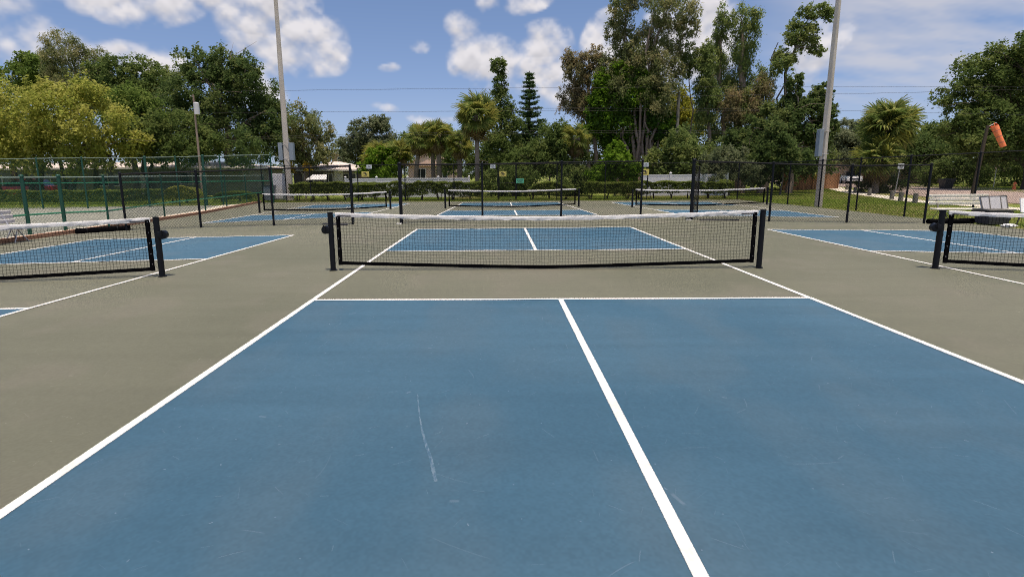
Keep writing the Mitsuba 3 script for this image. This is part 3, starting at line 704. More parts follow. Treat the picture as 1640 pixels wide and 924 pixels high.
# ------------------------------------------------------------------ windsock on its leaning pole
t = thing('windsock_pole', 'weathered leaning wooden pole at right beyond the boundary fence', 'pole')
m = MB(); m.tube([(24.12, 20.2, -.1), (24.15, 20.1, 1.8), (24.22, 20.0, 3.78)], [.11, .095, .07], 10); part(t, 'shaft', m, 'm_bark_dark', smooth=40)
m = MB(); m.tube([(24.22, 19.98, 3.70), (24.55, 19.9, 3.90)], .02, 6); part(t, 'arm', m, 'm_steel')
t = thing('windsock', 'bright orange windsock with dark bands hanging from the leaning pole', 'windsock')
a, b = np.array([24.42, 19.85, 3.73]), np.array([24.90, 19.7, 2.70]); ax = (b - a) / np.linalg.norm(b - a)
e1 = np.cross(ax, [0, 1, 0]); e1 /= np.linalg.norm(e1); e2 = np.cross(ax, e1)
def sockring(s, k=24):
    r = (.175 - .05 * s) * (1 + .03 * math.sin(9 * s)); th = np.arange(k) / k * 2 * np.pi
    wob = 1 + .07 * np.sin(3 * th + 5 * s) * s
    return a + (b - a) * s + (r * wob * np.cos(th))[:, None] * e1 + (r * .8 * wob * np.sin(th))[:, None] * e2
N = 22; V = np.vstack([sockring(i / N) for i in range(N + 1)])
f = [[i * 24 + k, i * 24 + (k + 1) % 24, (i + 1) * 24 + (k + 1) % 24, (i + 1) * 24 + k] for i in range(N) for k in range(24)]
part(t, 'sock', (V, np.array(f)), 'm_orange', smooth=True)
for s in (.22, .5, .78):
    r1, r2 = sockring(s - .012), sockring(s + .012); c = a + (b - a) * s
    V = np.vstack([c + (r1 - c) * 1.02, c + (r2 - c) * 1.02]); f = [[k, (k + 1) % 24, 24 + (k + 1) % 24, 24 + k] for k in range(24)]
    part(t, 'band', (V, np.array(f)), 'm_orangeband', smooth=True)
m = MB()
for k in (0, 8, 16): m.tube([sockring(0)[k], (24.46, 19.9, 3.88)], .008, 5)
part(t, 'bridle', m, 'm_orange')

# ------------------------------------------------------------------ utility poles and wires
def utility_pole(x, y, H, r, label, box=None, bs='m_wood'):
    t = thing('utility_pole', label, 'utility pole')
    m = MB(); m.tube([(x, y, -.1), (x + .02, y, H * .5), (x + .03, y, H)], [r, r * .85, r * .7], 10); part(t, 'shaft', m, bs, smooth=40)
    if box:
        m = MB(); m.tube([(x + .22, y - .1, box - .36), (x + .22, y - .1, box - .34), (x + .22, y - .1, box + .34), (x + .22, y - .1, box + .38)], [.12, .16, .16, .10], 14)
        part(t, 'transformer', m, 'm_vinyl', smooth=40)
        m = MB(); m.box((x + .1, y - .05, box + .15), (.2, .05, .06)); part(t, 'bracket', m, 'm_steel')
    m = MB()
    for z in (H - .15,): m.tube([(x, y, z), (x, y - .25, z + .05)], .03, 6)
    part(t, 'insulator', m, 'm_steel')
utility_pole(12.6, 33, 7.4, .15, 'weathered wooden utility pole standing among the trees right of centre', bs='m_greywood')
utility_pole(-19.45, 26, 6.4, .075, 'thin pale utility pole with a white transformer in front of the dark oak at left', 5.55, bs='m_bark_pale')
WIRES = [((-19.4, 7.55), (-3, 7.62), (40, 7.40)), ((-24, 6.0), (-3.8, 6.03), (20, 5.9)), ((-24, 4.16), (-8, 4.5), (20.8, 4.40)), ((-24, 3.98), (-8, 4.32), (20.8, 4.25)), ((0, 6.2), (12.6, 6.1), (40, 5.4)), ((12, 7.0), (24.8, 7.06), (46, 7.5))]
WL = ['topmost power line across the open sky', 'second power line below the topmost across the open sky', 'upper of the two low power lines crossing the tree tops', 'lower of the two low power lines crossing the tree tops', 'power line running right from the wooden utility pole', 'power line across the sky between the right light pole and the big oak']
for w, l in zip(WIRES, WL):
    xs = np.linspace(w[0][0], w[2][0], 40); q = np.polyfit([p[0] for p in w], [p[1] for p in w], 2)
    m = MB(); m.tube([(x, 32.6, float(np.polyval(q, x))) for x in xs], .010, 5); solo('power_line', m, 'm_cable', l, 'power line')

# ------------------------------------------------------------------ grey enclosure and fences near the hedges
t = thing('utility_cabinet', 'grey utility cabinet beside the left light pole behind the far fence', 'cabinet')
m = MB(); m.box((-13.85, 24.6, .80), (1.2, .6, 1.6), ch=.02); part(t, 'body', m, 'm_lid')
m = MB(); m.box((-13.85, 24.285, .80), (1.05, .03, 1.4), ch=.008); dk = part(t, 'door', m, 'm_vinyl')
m = MB(); m.box((-13.45, 24.26, .8), (.03, .03, .14)); part(dk, 'handle', m, 'm_steel')
t = thing('wheeled_bin', 'dark blue-grey wheeled bin in front of the utility cabinet', 'bin')
m = MB(); m.hull([(-14.25 + sx * w, 23.75 + sy * w, z) for z, w in ((.05, .22), (.85, .29)) for sx in (-1, 1) for sy in (-1, 1)]); part(t, 'body', m, 'm_box')
m = MB(); m.hull([(-14.25 + sx * .31, 23.75 + sy * .31, z) for z in (.86, .92) for sx in (-1, 1) for sy in (-1, 1)]); part(t, 'lid', m, 'm_cardark')

def panel_fence(name, a, b, h, n_post, bs, label, cap=True, board=None):
    t = thing(name, label, 'fence'); a, b = np.array(a, float), np.array(b, float); L = np.linalg.norm(b - a); d = (b - a) / L; rz = math.atan2(d[1], d[0])
    for i in range(n_post):
        p = a + (b - a) * i / (n_post - 1)
        m = MB(); m.box((*p, h / 2 + .03), (.12, .12, h + .06), rz)
        if cap: m.hull([(p[0] + sx * .08, p[1] + sy * .08, h + .06) for sx in (-1, 1) for sy in (-1, 1)] + [(p[0], p[1], h + .14)])
        part(t, 'post', m, bs)
        if i < n_post - 1:
            q = a + (b - a) * (i + 1) / (n_post - 1); seg = np.linalg.norm(q - p)
            if board:
                nb = int(seg / board)
                for k in range(nb):
                    c = p + d * (.07 + (k + .5) * (seg - .14) / nb); hh = h + .02 * math.sin(k * 2.7 + i)
                    m = MB(); m.box((*c, hh / 2), ((seg - .14) / nb - .012, .025, hh), rz); part(t, 'board', m, bs)
            else:
                c = (p + q) / 2; m = MB(); m.box((*c, h * .48), (seg - .12, .04, h * .92), rz); part(t, 'panel', m, bs)
                m = MB(); m.box((*c, h * .95), (seg - .12, .07, .09), rz); part(t, 'rail', m, bs)
panel_fence('vinyl_fence', (-10.6, 27), (-2.6, 27.3), 1.28, 5, 'm_vinyl', 'white vinyl panel fence behind the left hedge')
panel_fence('vinyl_fence', (8.6, 27), (14.1, 27), 1.42, 4, 'm_vinyl', 'white vinyl panel fence behind the right hedge')
panel_fence('wood_fence', (22.4, 36.0), (30.2, 41.5), 1.32, 5, 'm_fenceboard', 'brown wooden board fence behind the right light pole', cap=False, board=.36)

# ------------------------------------------------------------------ roadside things at right
BOL = [(28.64, 37.69, .42), (26.54, 33.98, .42), (24.87, 30.8, .42), (23.03, 26.53, .45), (20.95, 21.61, .46), (20.0, 19.64, .46), (19.41, 17.88, .46)]
BL = ['farthest grey timber bollard in the row beside the pavement', 'second farthest grey timber bollard beside the pavement', 'third farthest grey timber bollard beside the pavement', 'middle grey timber bollard of the row, in front of the fat palm',
      'third nearest grey timber bollard on the grass', 'second nearest grey timber bollard on the grass', 'nearest grey timber bollard on the grass beside the pavement']
for (x, y, h), l in zip(BOL, BL):
    m = MB(); m.tube([(x, y, -.05), (x + .01, y, h - .03), (x + .01, y, h)], [.115, .11, .09], 10)
    solo('bollard', m, 'm_greywood', l, 'bollard', 'timber bollards along the pavement', smooth=40)
t = thing('street_sign', 'small white street sign on a thin post by the road at right', 'sign')
m = MB(); m.tube([(25.2, 27.3, 0), (25.28, 27.2, 2.0)], .03, 8); part(t, 'post', m, 'm_steel', smooth=40)
m = MB(); m.box((25.28, 27.15, 1.82), (.40, .02, .34), ch=.004); pl = part(t, 'plate', m, 'm_whitesign')
m = MB(); m.box((25.28, 27.136, 1.86), (.26, .004, .06)); m.box((25.28, 27.136, 1.76), (.2, .004, .05)); part(pl, 'print', m, 'm_ink', kind='stuff')
t = thing('street_sign', 'pale street sign in the shade under the big oak at right', 'sign')
m = MB(); m.tube([(44.95, 42.2, 0), (44.97, 42.2, 2.1)], .03, 8); part(t, 'post', m, 'm_steel', smooth=40)
m = MB(); th = np.arange(8) * math.pi / 4 + math.pi / 8; m.hull([(44.97 + .26 * math.cos(q), 42.15 + s, 1.85 + .22 * math.sin(q)) for q in th for s in (-.012, .012)]); part(t, 'plate', m, 'm_wall_pink')
t = thing('fire_hydrant', 'small orange-yellow fire hydrant on the verge under the big oak', 'hydrant')
hx, hy = 40.4, 35.3
m = MB(); m.tube([(hx, hy, -.02), (hx, hy, .06), (hx, hy, .061), (hx, hy, .42), (hx, hy, .5), (hx, hy, .6)], [.15, .15, .11, .11, .12, .03], 12); part(t, 'barrel', m, 'm_orange', smooth=30)
m = MB(); m.tube([(hx - .2, hy, .36), (hx + .2, hy, .36)], .055, 10); m.tube([(hx, hy, .36), (hx, hy - .2, .36)], .065, 10); part(t, 'nozzles', m, 'm_yellowsign', smooth=30)
t = thing('wheeled_bin', 'black wheeled bin standing on the far verge across the road', 'bin')
m = MB(); m.hull([(37.5 + sx * w, 38.4 + sy * w, z) for z, w in ((.03, .30), (.75, .40)) for sx in (-1, 1) for sy in (-1, 1)]); part(t, 'body', m, 'm_cardark')
m = MB(); m.hull([(37.5 + sx * .44, 38.4 + sy * .44, z) for z in (.76, .84) for sx in (-1, 1) for sy in (-1, 1)]); part(t, 'lid', m, 'm_bin')

def car(x, y, rz, paint, label, s=1.0):
    t = thing('parked_car', label, 'car'); co, si = math.cos(rz), math.sin(rz)
    def X(v): v = np.asarray(v, float) * s; return np.c_[v[:, 0] * co - v[:, 1] * si + x, v[:, 0] * si + v[:, 1] * co + y, v[:, 2]]
    def sec(prof, w): return [(a, q * w * k, z) for a, z, k in prof for q in (-1, 1)]
    m = MB()
    m.hull(X(sec([(-2.1, .35, .95), (2.1, .35, .95), (2.2, .55, .97), (-2.2, .55, .97), (2.05, .82, .92), (-2.15, .95, .92), (.9, .98, .95), (-2.0, 1.0, .93)], .88)))
    bd = part(t, 'body', m, paint, smooth=30)
    m = MB(); m.hull(X(sec([(1.05, .96, .93), (-2.0, .97, .92), (.15, 1.48, .74), (-1.5, 1.50, .74), (-.6, 1.54, .72)], .88))); part(t, 'cabin', m, 'm_pane', smooth=30)
    m = MB(); m.hull(X(sec([(.12, 1.49, .76), (-1.5, 1.51, .76), (-.6, 1.56, .72)], .88))); part(t, 'roof', m, paint, smooth=30)
    for a in (-1.35, 1.4):
        for q in (-1, 1):
            m = MB(); m.tube(X([(a, q * .72, .32), (a, q * .74, .32), (a, q * .87, .32), (a, q * .90, .32)]), [.26 * s, .32 * s, .32 * s, .27 * s], 18); wk = part(t, 'wheel', m, 'm_tyre', smooth=40)
            m = MB(); m.tube(X([(a, q * .86, .32), (a, q * .915, .32)]), .19 * s, 14); part(wk, 'rim', m, 'm_steel', smooth=40)
    for q in (-1, 1):
        m = MB(); m.hull(X([(2.0, q * .55, .66), (2.0, q * .82, .66), (2.22, q * .52, .72), (2.12, q * .84, .74), (2.02, q * .58, .82), (2.0, q * .82, .82)])); part(t, 'headlight', m, 'm_lamp')
        m = MB(); m.hull(X([(-2.24, q * .6, .7), (-2.24, q * .85, .7), (-2.0, q * .86, .72), (-2.2, q * .6, .92), (-2.2, q * .85, .92), (-2.0, q * .86, .9)])); part(t, 'tail_light', m, 'm_carred')
    m = MB(); m.hull(X([(2.18, -.45, .5), (2.18, .45, .5), (2.235, -.4, .55), (2.235, .4, .55), (2.19, -.42, .68), (2.19, .42, .68)])); part(t, 'grille', m, 'm_cardark')
    m = MB(); m.hull(X([(2.15, -.85, .33), (2.15, .85, .33), (2.25, -.75, .38), (2.25, .75, .38), (2.22, -.8, .48), (2.22, .8, .48)])); part(t, 'bumper', m, paint)
car(43.9, 61.0, math.radians(-112), 'm_carwhite', 'white car parked at the far end of the road at right', 1.0)
car(-34.0, 29.6, math.radians(-165), 'm_carred', 'red car parked in front of the long building at far left', .86)

# ------------------------------------------------------------------ buildings
def window(t, x, y, z, w, h, glass='m_pane'):
    m = MB()
    for sx in (-1, 1): m.box((x + sx * (w / 2 + .04), y - .03, z), (.08, .09, h + .16))
    for sz in (-1, 1): m.box((x, y - .03, z + sz * (h / 2 + .04)), (w, .09, .08))
    m.box((x, y - .025, z), (.05, .06, h))
    wk = part(t, 'window', m, 'm_trim')
    m = MB(); m.box((x, y - .008, z), (w, .02, h)); part(wk, 'pane', m, glass)
def house(name, label, x0, x1, y0, y1, h, roof_h, wall, roof, wins, eave=.5, gable=False, door=None):
    t = thing(name, label, 'house')
    m = MB(); m.box(((x0 + x1) / 2, (y0 + y1) / 2, h / 2), (x1 - x0, y1 - y0, h)); part(t, 'wall', m, wall)
    e = eave; ym = (y0 + y1) / 2; xm = (x0 + x1) / 2
    if gable:
        pts = [(x0 - e, y0 - e, h), (x1 + e, y0 - e, h), (xm, y0 - e, h + roof_h), (x0 - e, y1 + e, h), (x1 + e, y1 + e, h), (xm, y1 + e, h + roof_h)]
        m = MB(); m.hull([(a, b + (.12 if b < ym else 0), c - .14) for a, b, c in pts]); part(t, 'gable_wall', m, wall)
        m = MB()
        for s, xe in ((-1, x0 - e), (1, x1 + e)):
            m.hull([(xe, y0 - e, h), (xm, y0 - e, h + roof_h), (xe, y1 + e, h), (xm, y1 + e, h + roof_h), (xe, y0 - e, h - .14), (xm, y0 - e, h + roof_h - .12), (xe, y1 + e, h - .14), (xm, y1 + e, h + roof_h - .12)])
        part(t, 'roof', m, roof)
    else:
        rid = min((y1 - y0) / 2, (x1 - x0) / 2) * .9
        m = MB(); m.hull([(x0 - e, y0 - e, h), (x1 + e, y0 - e, h), (x0 - e, y1 + e, h), (x1 + e, y1 + e, h), (x0 + rid, ym, h + roof_h), (x1 - rid, ym, h + roof_h)]); part(t, 'roof', m, roof)
        m = MB(); m.box((xm, ym, h - .06), (x1 - x0 + 2 * e, y1 - y0 + 2 * e, .13)); part(t, 'fascia', m, 'm_trim')
    for wx, wz, ww, wh in wins: window(t, wx, y0, wz, ww, wh)
    if door:
        m = MB(); m.box((door, y0 - .03, 1.0), (.9, .06, 2.0)); dk = part(t, 'door', m, 'm_trim')
        m = MB(); m.box((door + .34, y0 - .08, 1.0), (.05, .05, .12)); part(dk, 'handle', m, 'm_steel')
    return t
house('house', 'low mauve-grey house with a pale hip roof behind the left hedge', -20.6, -14.2, 45, 52, 1.98, .85, 'm_wall_mauve', 'm_roof_pale', [(-19.2, 1.1, .9, .8), (-17.2, 1.1, .8, 1.0), (-15.2, 1.1, 1.3, 1.0)], .7, door=-16.2)
house('house', 'pink house with two gables and white trim behind the palm clump', -10.2, -5.6, 50, 60, 2.5, 1.3, 'm_wall_pink', 'm_roof_pink', [(-8.9, 1.5, 1.0, 1.1), (-6.6, 1.5, 1.0, 1.1)], .4, gable=True)
t = thing('house', 'small distant tan house with a dark peaked roof between the trees', 'house')
m = MB(); m.box((-23.4, 71.5, 2.2), (1.7, 3, 4.4)); part(t, 'wall', m, 'm_wall_tan')
m = MB(); m.hull([(-24.5, 69.7, 4.4), (-22.3, 69.7, 4.4), (-24.5, 73.3, 4.4), (-22.3, 73.3, 4.4), (-23.4, 71.5, 5.2)]); part(t, 'roof', m, 'm_roof_dark')
window(t, -23.1, 70.0, 3.5, .5, .8)
lb = house('long_building', 'long low cream building with a white roof edge under the trees at far left', -44, -20.5, 34, 42, 2.15, .5, 'm_wall_cream', 'm_roof_pale', [(-40, 1.1, 1.4, .9), (-35.5, 1.1, 1.4, .9), (-31, 1.2, 1.6, .8), (-24.4, 1.3, 2.0, .8)], .5, door=-28.0)
labels[lb]['category'] = 'building'
house('house', 'brown shaded house behind the fat palm beyond the road', 45, 56, 62, 70, 2.9, 1.4, 'm_wall_tan', 'm_roof_pink', [(47, 1.5, 1.2, 1.0), (50, 1.5, 1.2, 1.0), (53.5, 1.5, 1.2, 1.0)])
house('house', 'low brown-roofed house half hidden behind the right vinyl fence', 9, 16, 44, 50, 1.9, .7, 'm_wall_tan', 'm_roof_pink', [(10.5, 1.3, 1.2, .6), (13.5, 1.3, 1.2, .6)])
t = thing('garden_canopy', 'small white garden canopy in front of the mauve house', 'canopy')
m = MB(); m.hull([(-17.7, 40, 1.1), (-15.9, 40, 1.1), (-17.4, 41, 1.52), (-16.1, 41, 1.52), (-17.7, 40, 1.06), (-15.9, 40, 1.06), (-17.4, 41, 1.48), (-16.1, 41, 1.48)]); part(t, 'cover', m, 'm_plastic_white')
for a, b in ((-17.55, 40.1), (-16.05, 40.1), (-17.3, 40.9), (-16.2, 40.9)):
    m = MB(); m.tube([(a, b, 0), (a, b, 1.08)], .03, 6); part(t, 'post', m, 'm_steel')

# ------------------------------------------------------------------ vegetation
def leaves(C, S, size, rng, spray, aspect=.6, up=.5, droop=0.0, out=None):
    """C: n leaf centres, S: n sizes factor; each leaf a folded rhomb of four corners (two triangles)."""
    n = len(C)
    nr = rng.normal(size=(n, 3)); nr[:, 2] += up * 1.6
    if out is not None: nr += out * .8
    nr /= np.linalg.norm(nr, axis=1, keepdims=True)
    ax = rng.normal(size=(n, 3)); ax[:, 2] -= droop * 3
    ax -= nr * (ax * nr).sum(1, keepdims=True); ax /= np.linalg.norm(ax, axis=1, keepdims=True) + 1e-9
    bx = np.cross(nr, ax)
    L = (size * S * rng.uniform(.6, 1.3, n))[:, None]
    tip, base = C + ax * L * .5, C - ax * L * .5
    l, r = C + bx * L * aspect * .5 + nr * L * .08, C - bx * L * aspect * .5 + nr * L * .08
    V = np.stack([base, r, tip, l], 1).reshape(-1, 3)
    F = (np.array([[0, 1, 2], [0, 2, 3]])[None] + (np.arange(n) * 4)[:, None, None]).reshape(-1, 3)
    uv = np.repeat(np.c_[rng.random(n), spray], 4, 0)
    return V, F, uv
def crown(blobs, rng, n, size, y, clump=.30, flat=.8, droop=0.0, aspect=.62, depth=.85, up=.5, shell=.5):
    """blobs: (x, z, rx, rz) at depth y; sprays of leaves on each blob's uneven shell and inside."""
    size = size * 1.22
    A = np.array([b[2] * b[3] for b in blobs]); A = A / A.sum()
    Cs, Ss, Ks, Os = [], [], [], []
    for b, a in zip(blobs, A):
        x, z, rx, rz = b[:4]; ry = min(rx, rz * 1.2) * depth; yy = y + (b[4] if len(b) > 4 else rng.uniform(-.8, .8) * min(rx, rz) * .9)
        nl = int(n * a); ns = max(14, int(5.5 * (1 / clump) ** 2 * .8))
        dr_ = rng.normal(size=(ns, 3)); dr_ /= np.linalg.norm(dr_, axis=1, keepdims=True)
        rad = shell + (1 - shell) * rng.random(ns) ** .6
        rad *= .78 + .5 * rng.random(ns)
        sp = dr_ * rad[:, None] * [rx, ry, rz] + [x, yy, z]
        cr = clump * math.sqrt(rx * rz) * rng.uniform(.45, 1.25, ns)
        w = cr ** 2; w /= w.sum(); idx = rng.choice(ns, nl, p=w)
        g = rng.normal(size=(nl, 3)) * .5; g[:, 2] *= flat
        dz = -(g[:, 0] ** 2 + g[:, 1] ** 2) * .35
        if droop: g[:, 2] -= np.abs(rng.normal(size=nl)) * droop
        g[:, 2] += dz
        Cs.append(sp[idx] + g * cr[idx][:, None]); Ss.append(rng.uniform(.75, 1.2, nl)); sk = rng.random(ns); Ks.append(np.clip(sk[idx] + rng.normal(0, .06, nl), 0, 1)); Os.append(dr_[idx])
    return leaves(np.vstack(Cs), np.concatenate(Ss), size, rng, np.concatenate(Ks), aspect, up, droop, np.vstack(Os))
def limb_path(a, b, rng, k=6, bow=.12, sag=0):
    a, b = np.array(a, float), np.array(b, float); L = np.linalg.norm(b - a); t = np.linspace(0, 1, k)[:, None]
    p = a + (b - a) * t; p[1:-1] += rng.normal(0, bow * L * .25, (k - 2, 3)); p[:, 2] += (np.sin(t[:, 0] * math.pi)) * L * .06
    return p
def tree(name, label, bx, y, blobs, leafm, n, size=.16, barkm='m_bark_grey', tr=.22, seed=1, trunks=None, parts2=None, cat='tree', twig=True, fork=.35, group=None, **kw):
    rng = np.random.default_rng(seed); t = thing(name, label, cat, group)
    m = MB(); zt = max(b[1] for b in blobs); zlow = min(b[1] - b[3] for b in blobs)
    stems = trunks or [(bx, y, zlow + (zt - zlow) * fork, tr)]
    tops = []
    for s in stems:
        x0 = s[4] if len(s) > 4 else s[0]
        base = np.array([x0, s[1], -.1]); top = np.array([s[0] + rng.normal(0, .1), s[1], s[2]])
        p = limb_path(base, top, rng, 8, .06); rr = np.linspace(s[3], s[3] * .5, 8); rr[0] *= 1.35
        m.tube(p, rr, 9); tops.append((p, rr))
    for b in blobs:
        c = np.array([b[0], y, b[1]])
        p, rr = min(tops, key=lambda q: np.linalg.norm(q[0][-1] - c))
        k = int(np.argmin(np.linalg.norm(p - (c - [0, 0, b[3]]), axis=1))); k = max(2, min(k, len(p) - 1))
        q = limb_path(p[k], c + [0, 0, b[3] * .35], rng, 6, .16); r0 = rr[k] * .62
        m.tube(q, np.linspace(r0, r0 * .22, 6), 6)
        if twig:
            for _ in range(5):
                e = c + rng.normal(size=3) * [b[2] * .6, b[2] * .5, b[3] * .6]
                m.tube(limb_path(q[rng.integers(2, 5)], e, rng, 4, .2), [r0 * .3, r0 * .22, r0 * .15, r0 * .06], 4, cap=False)
    part(t, 'trunk', m, barkm, smooth=50)
    V, F, uv = crown(blobs, rng, n, size, y, **kw)
    part(t, 'crown', (V, F), leafm, uv=uv)
    for nm, bl2, lm, n2, sz in (parts2 or []):
        V, F, uv = crown(bl2, rng, n2, sz, y - .8, **kw); part(t, nm, (V, F), lm, uv=uv)
    return t

TR = dict(
  yellow_oak=(-29.3,26,[(-29.22,5.24,2.72,1.78),(-25.71,5.32,2.79,1.7),(-31.06,3.47,2.35,1.43),(-27.57,3.22,3.14,1.36),(-24.45,3.66,1.64,1.21),(-33.95,4.89,3.31,2.41),(-37.28,5.85,3.49,2.93),(-28.05,6.53,1.54,0.81),(-25.55,6.51,1.23,0.73)]),
  left_gum=(-39.88,42,[(-38.84,12.45,1.67,1.77),(-36.67,11.22,1.34,1.89),(-38.29,9.63,2.36,1.91),(-39.87,11.51,0.89,1.57),(-36.04,9.62,1.12,1.6)]),
  left_back=(-47.36,46,[(-44.97,11.74,1.81,1.48),(-47.58,10.61,2.43,1.26),(-43.64,10.58,1.82,1.26),(-45.74,12.6,0.72,0.68)]),
  left_mid=(-33.03,40,[(-33.21,9.95,2.04,1.52),(-30.79,9.94,2.15,1.42),(-32.14,7.73,3.25,2.06),(-34.48,8.52,1.95,1.54),(-29.28,9,1.62,1.53)]),
  fresh_left=(-26.18,30,[(-25.66,6.66,1.72,0.9),(-24.7,5.74,1.73,1.08),(-26.44,5.62,1.56,0.99)]),
  dark_oak=(-21.87,35,[(-24.09,9.91,1.92,1.36),(-21.86,9.67,2.02,1.54),(-23.01,7.75,3.2,1.84),(-20.44,7.73,2.23,2.11),(-19.05,5.85,1.66,2.05),(-21.6,4.68,2.94,2.07),(-24.39,6.12,2.44,1.86),(-19.99,9.11,1.44,1.28),(-18.69,4.19,1.28,1.71)]),
  dark_low=(-22.72,29,[(-22.32,4.39,2.2,1.46),(-24.23,4.32,1.86,1.38),(-20.91,3.65,1.27,1.23),(-22.66,3.24,2.13,0.91)]),
  bare_left=(-19.13,44,[(-19.04,6.15,2,1.59),(-17.52,4.88,1.18,1.6),(-20.85,5.48,1.48,1.82),(-18.32,3.56,2.02,1.38),(-20.08,3.86,1.78,1.44)]),
  far_grey=(-16.71,62,[(-16.63,6.76,2.69,1.83),(-18.86,5,2.39,2),(-14.59,4.59,2.39,2.16),(-16.35,4.21,3.98,1.93),(-15.41,7.67,1.58,1.07)]),
  far_round=(-8.82,58,[(-8.65,6.42,2.39,1.08),(-10.18,5.12,2.99,1.45),(-6.81,5.24,2.24,1.31)]),
  fresh_shrub=(-10.13,36,[(-10.05,2.37,1.41,1.18),(-11.17,2.08,0.91,0.79),(-9.12,2.71,1.01,0.88)]),
  vine_col=(-0.44,34,[(-0.68,9.34,0.56,0.75),(-0.5,8.13,0.56,0.98),(-0.41,6.77,0.76,1.27),(-0.18,4.94,1.14,1.65),(-0.28,3.31,1.34,1.49)]),
  big_left=(6.86,35,[(4.8,10.07,0.57,0.81),(5.43,9.38,0.95,1.27),(6.41,8.46,1.25,1.55),(5.14,7.32,1.16,1.01),(6.84,10.05,0.67,1.17),(5.97,6.62,1.06,0.93)]),
  big_mel=(10.17,34,[(8.44,13.63,1.1,1.02),(7.9,12.04,0.74,1.04),(8.85,11.29,0.92,1.21),(9.47,9.62,1.12,1.32),(11.93,13.17,1.74,1.11),(10.99,11.8,1.29,1.47),(13.19,12,0.83,0.78),(10.53,9.83,1.02,1.32),(7.48,9.28,0.93,1.24),(11.58,9.16,1.21,1.76),(12.57,10.7,0.55,0.87),(9.04,14.6,0.91,0.84),(11.32,14.45,1.55,0.76),(8.76,9.84,0.93,1.32),(11.19,7.6,1.41,1.61),(7.89,8.07,1.12,1.43)]),
  vine_mass=(8.99,34.1,[(7.8,8.14,1.26,1.03),(9.14,8.56,1.53,0.94),(7.85,6.53,1.73,1.65),(10.34,6.73,2.09,1.65),(11.41,5.32,1.19,1.32),(6.98,5.44,1.28,1.14),(9.06,4.76,2.11,1.59),(10.68,4.3,1.65,1.51)]),
  yellow_back=(19.32,52,[(18.86,8.41,1.88,2.06),(17.73,6.92,1.75,1.95),(20.1,6.58,1.35,1.82),(18.81,5.61,2.3,1.44)]),
  mel_b=(15.48,34,[(13.62,10.12,0.56,0.96),(14.6,9.93,0.74,1.14),(14.88,8.47,0.84,1.51),(14.99,6.67,0.8,1.53),(13.45,9.06,0.47,0.53)]),
  mel_c=(18.14,35,[(16.22,12.53,0.61,1.41),(16.06,10.66,0.66,1.61),(17.61,12.79,1.22,1.05),(18.27,11.45,0.94,1.42),(17.55,9.75,1.61,1.62),(16.96,7.93,1.24,1.64),(18.91,7.46,1.44,1.74),(20.03,8.46,0.76,1.36),(16.37,6.08,1.16,1.39),(18.56,5.83,1.54,1.4)]),
  open_gum=(20.95,35,[(23.26,13.45,1.21,0.61),(22.34,12.31,1.13,0.88),(22.91,11.24,0.85,0.62),(21.39,10.26,0.95,0.81),(24.22,13.09,0.47,0.53),(23.63,10.61,0.57,0.45),(20.8,9.5,0.76,0.63),(21.75,11.52,0.66,0.53)]),
  dark_right=(20.17,31,[(20.14,7.52,0.52,0.91),(22.21,6.75,0.87,0.92),(21.05,5.28,1.93,1.44),(18.92,4.57,1.76,1.7),(22.73,5.1,0.7,1.19),(17.15,3.59,1.77,1.12),(21.14,3.4,1.94,1.2),(20.08,6.26,0.87,0.67)]),
  far_right=(44.37,62,[(43.74,6.67,2.19,1.37),(43.07,4.22,3.15,2),(45.39,4.59,2.36,1.84),(42.55,5.38,1.57,1.53)]),
  far_right2=(52.38,60,[(51.73,4.46,3.06,1.94),(53.02,6.16,2.58,1.33),(49.91,3.72,2.3,1.8),(55.54,4.43,3.05,1.94)]),
  big_right_oak=(42.2,36,[(38.67,9.1,2.71,2.03),(41.18,10,2.89,2.28),(37.12,7.47,2.15,1.59),(40.1,6.27,3.43,2.08),(36.2,4.73,1.48,1.06),(37.6,4.1,2.3,1.35),(41.81,3.9,3.47,2.0),(44.54,7.42,3.9,4.17),(39.25,10.02,1.64,1.19),(39.4,2.9,2.6,1.0),(36.28,5.58,1.18,0.86),(34.86,4.87,0.9,0.4)]),
  brush_a=(3.01,31,[(2.63,2.82,1.6,1.13),(1.65,1.86,1.34,0.79),(3.41,4.24,1.15,1.11),(0.75,2.22,1.16,0.96),(3.88,2.5,1.52,1.13)]),
  fresh_bush=(7.09,28,[(7.03,2.29,0.91,0.97),(6.23,1.6,0.91,0.73),(7.88,1.71,0.91,0.73),(7.01,3.01,0.57,0.56)]),
  brush_b=(13.35,31,[(12.78,2.67,1.6,1.04),(11.02,2.15,1.78,1.05),(14.34,2.57,1.33,1.04),(12.16,1.8,1.79,0.7),(12.28,3.63,1.15,0.95)]),
  grey_bush=(14.48,27.5,[(14.37,2.07,1.38,0.87),(13.27,1.56,1.06,0.64),(15.5,1.54,0.98,0.64),(14.01,2.55,0.89,0.55)]),
  vine_bush=(18.09,28,[(17.4,3.67,0.9,1.19),(18.52,2.54,1.39,0.96),(16.9,2.35,0.99,0.96),(16.57,1.33,1.07,0.73)]),
)
def tr_(key, name, label, leafm, n, **kw):
    bx, y, bl = TR[key]; return tree(name, label, bx, y, bl, leafm, n, **kw)
tr_('yellow_oak', 'oak_tree', 'broad yellow-green tree filling the left foreground behind the tennis court', 'l_yellow', 42000, size=.17, seed=11, barkm='m_bark_dark', tr=.3, clump=.26, trunks=[(-29.3, 26, 3.4, .24, -29.9), (-26.8, 26.2, 3.4, .22, -28.0), (-33.5, 26, 3.6, .25, -32.2), (-31.2, 26.4, 3.2, .2, -30.4), (-25.0, 26.2, 3.0, .18, -25.4)])
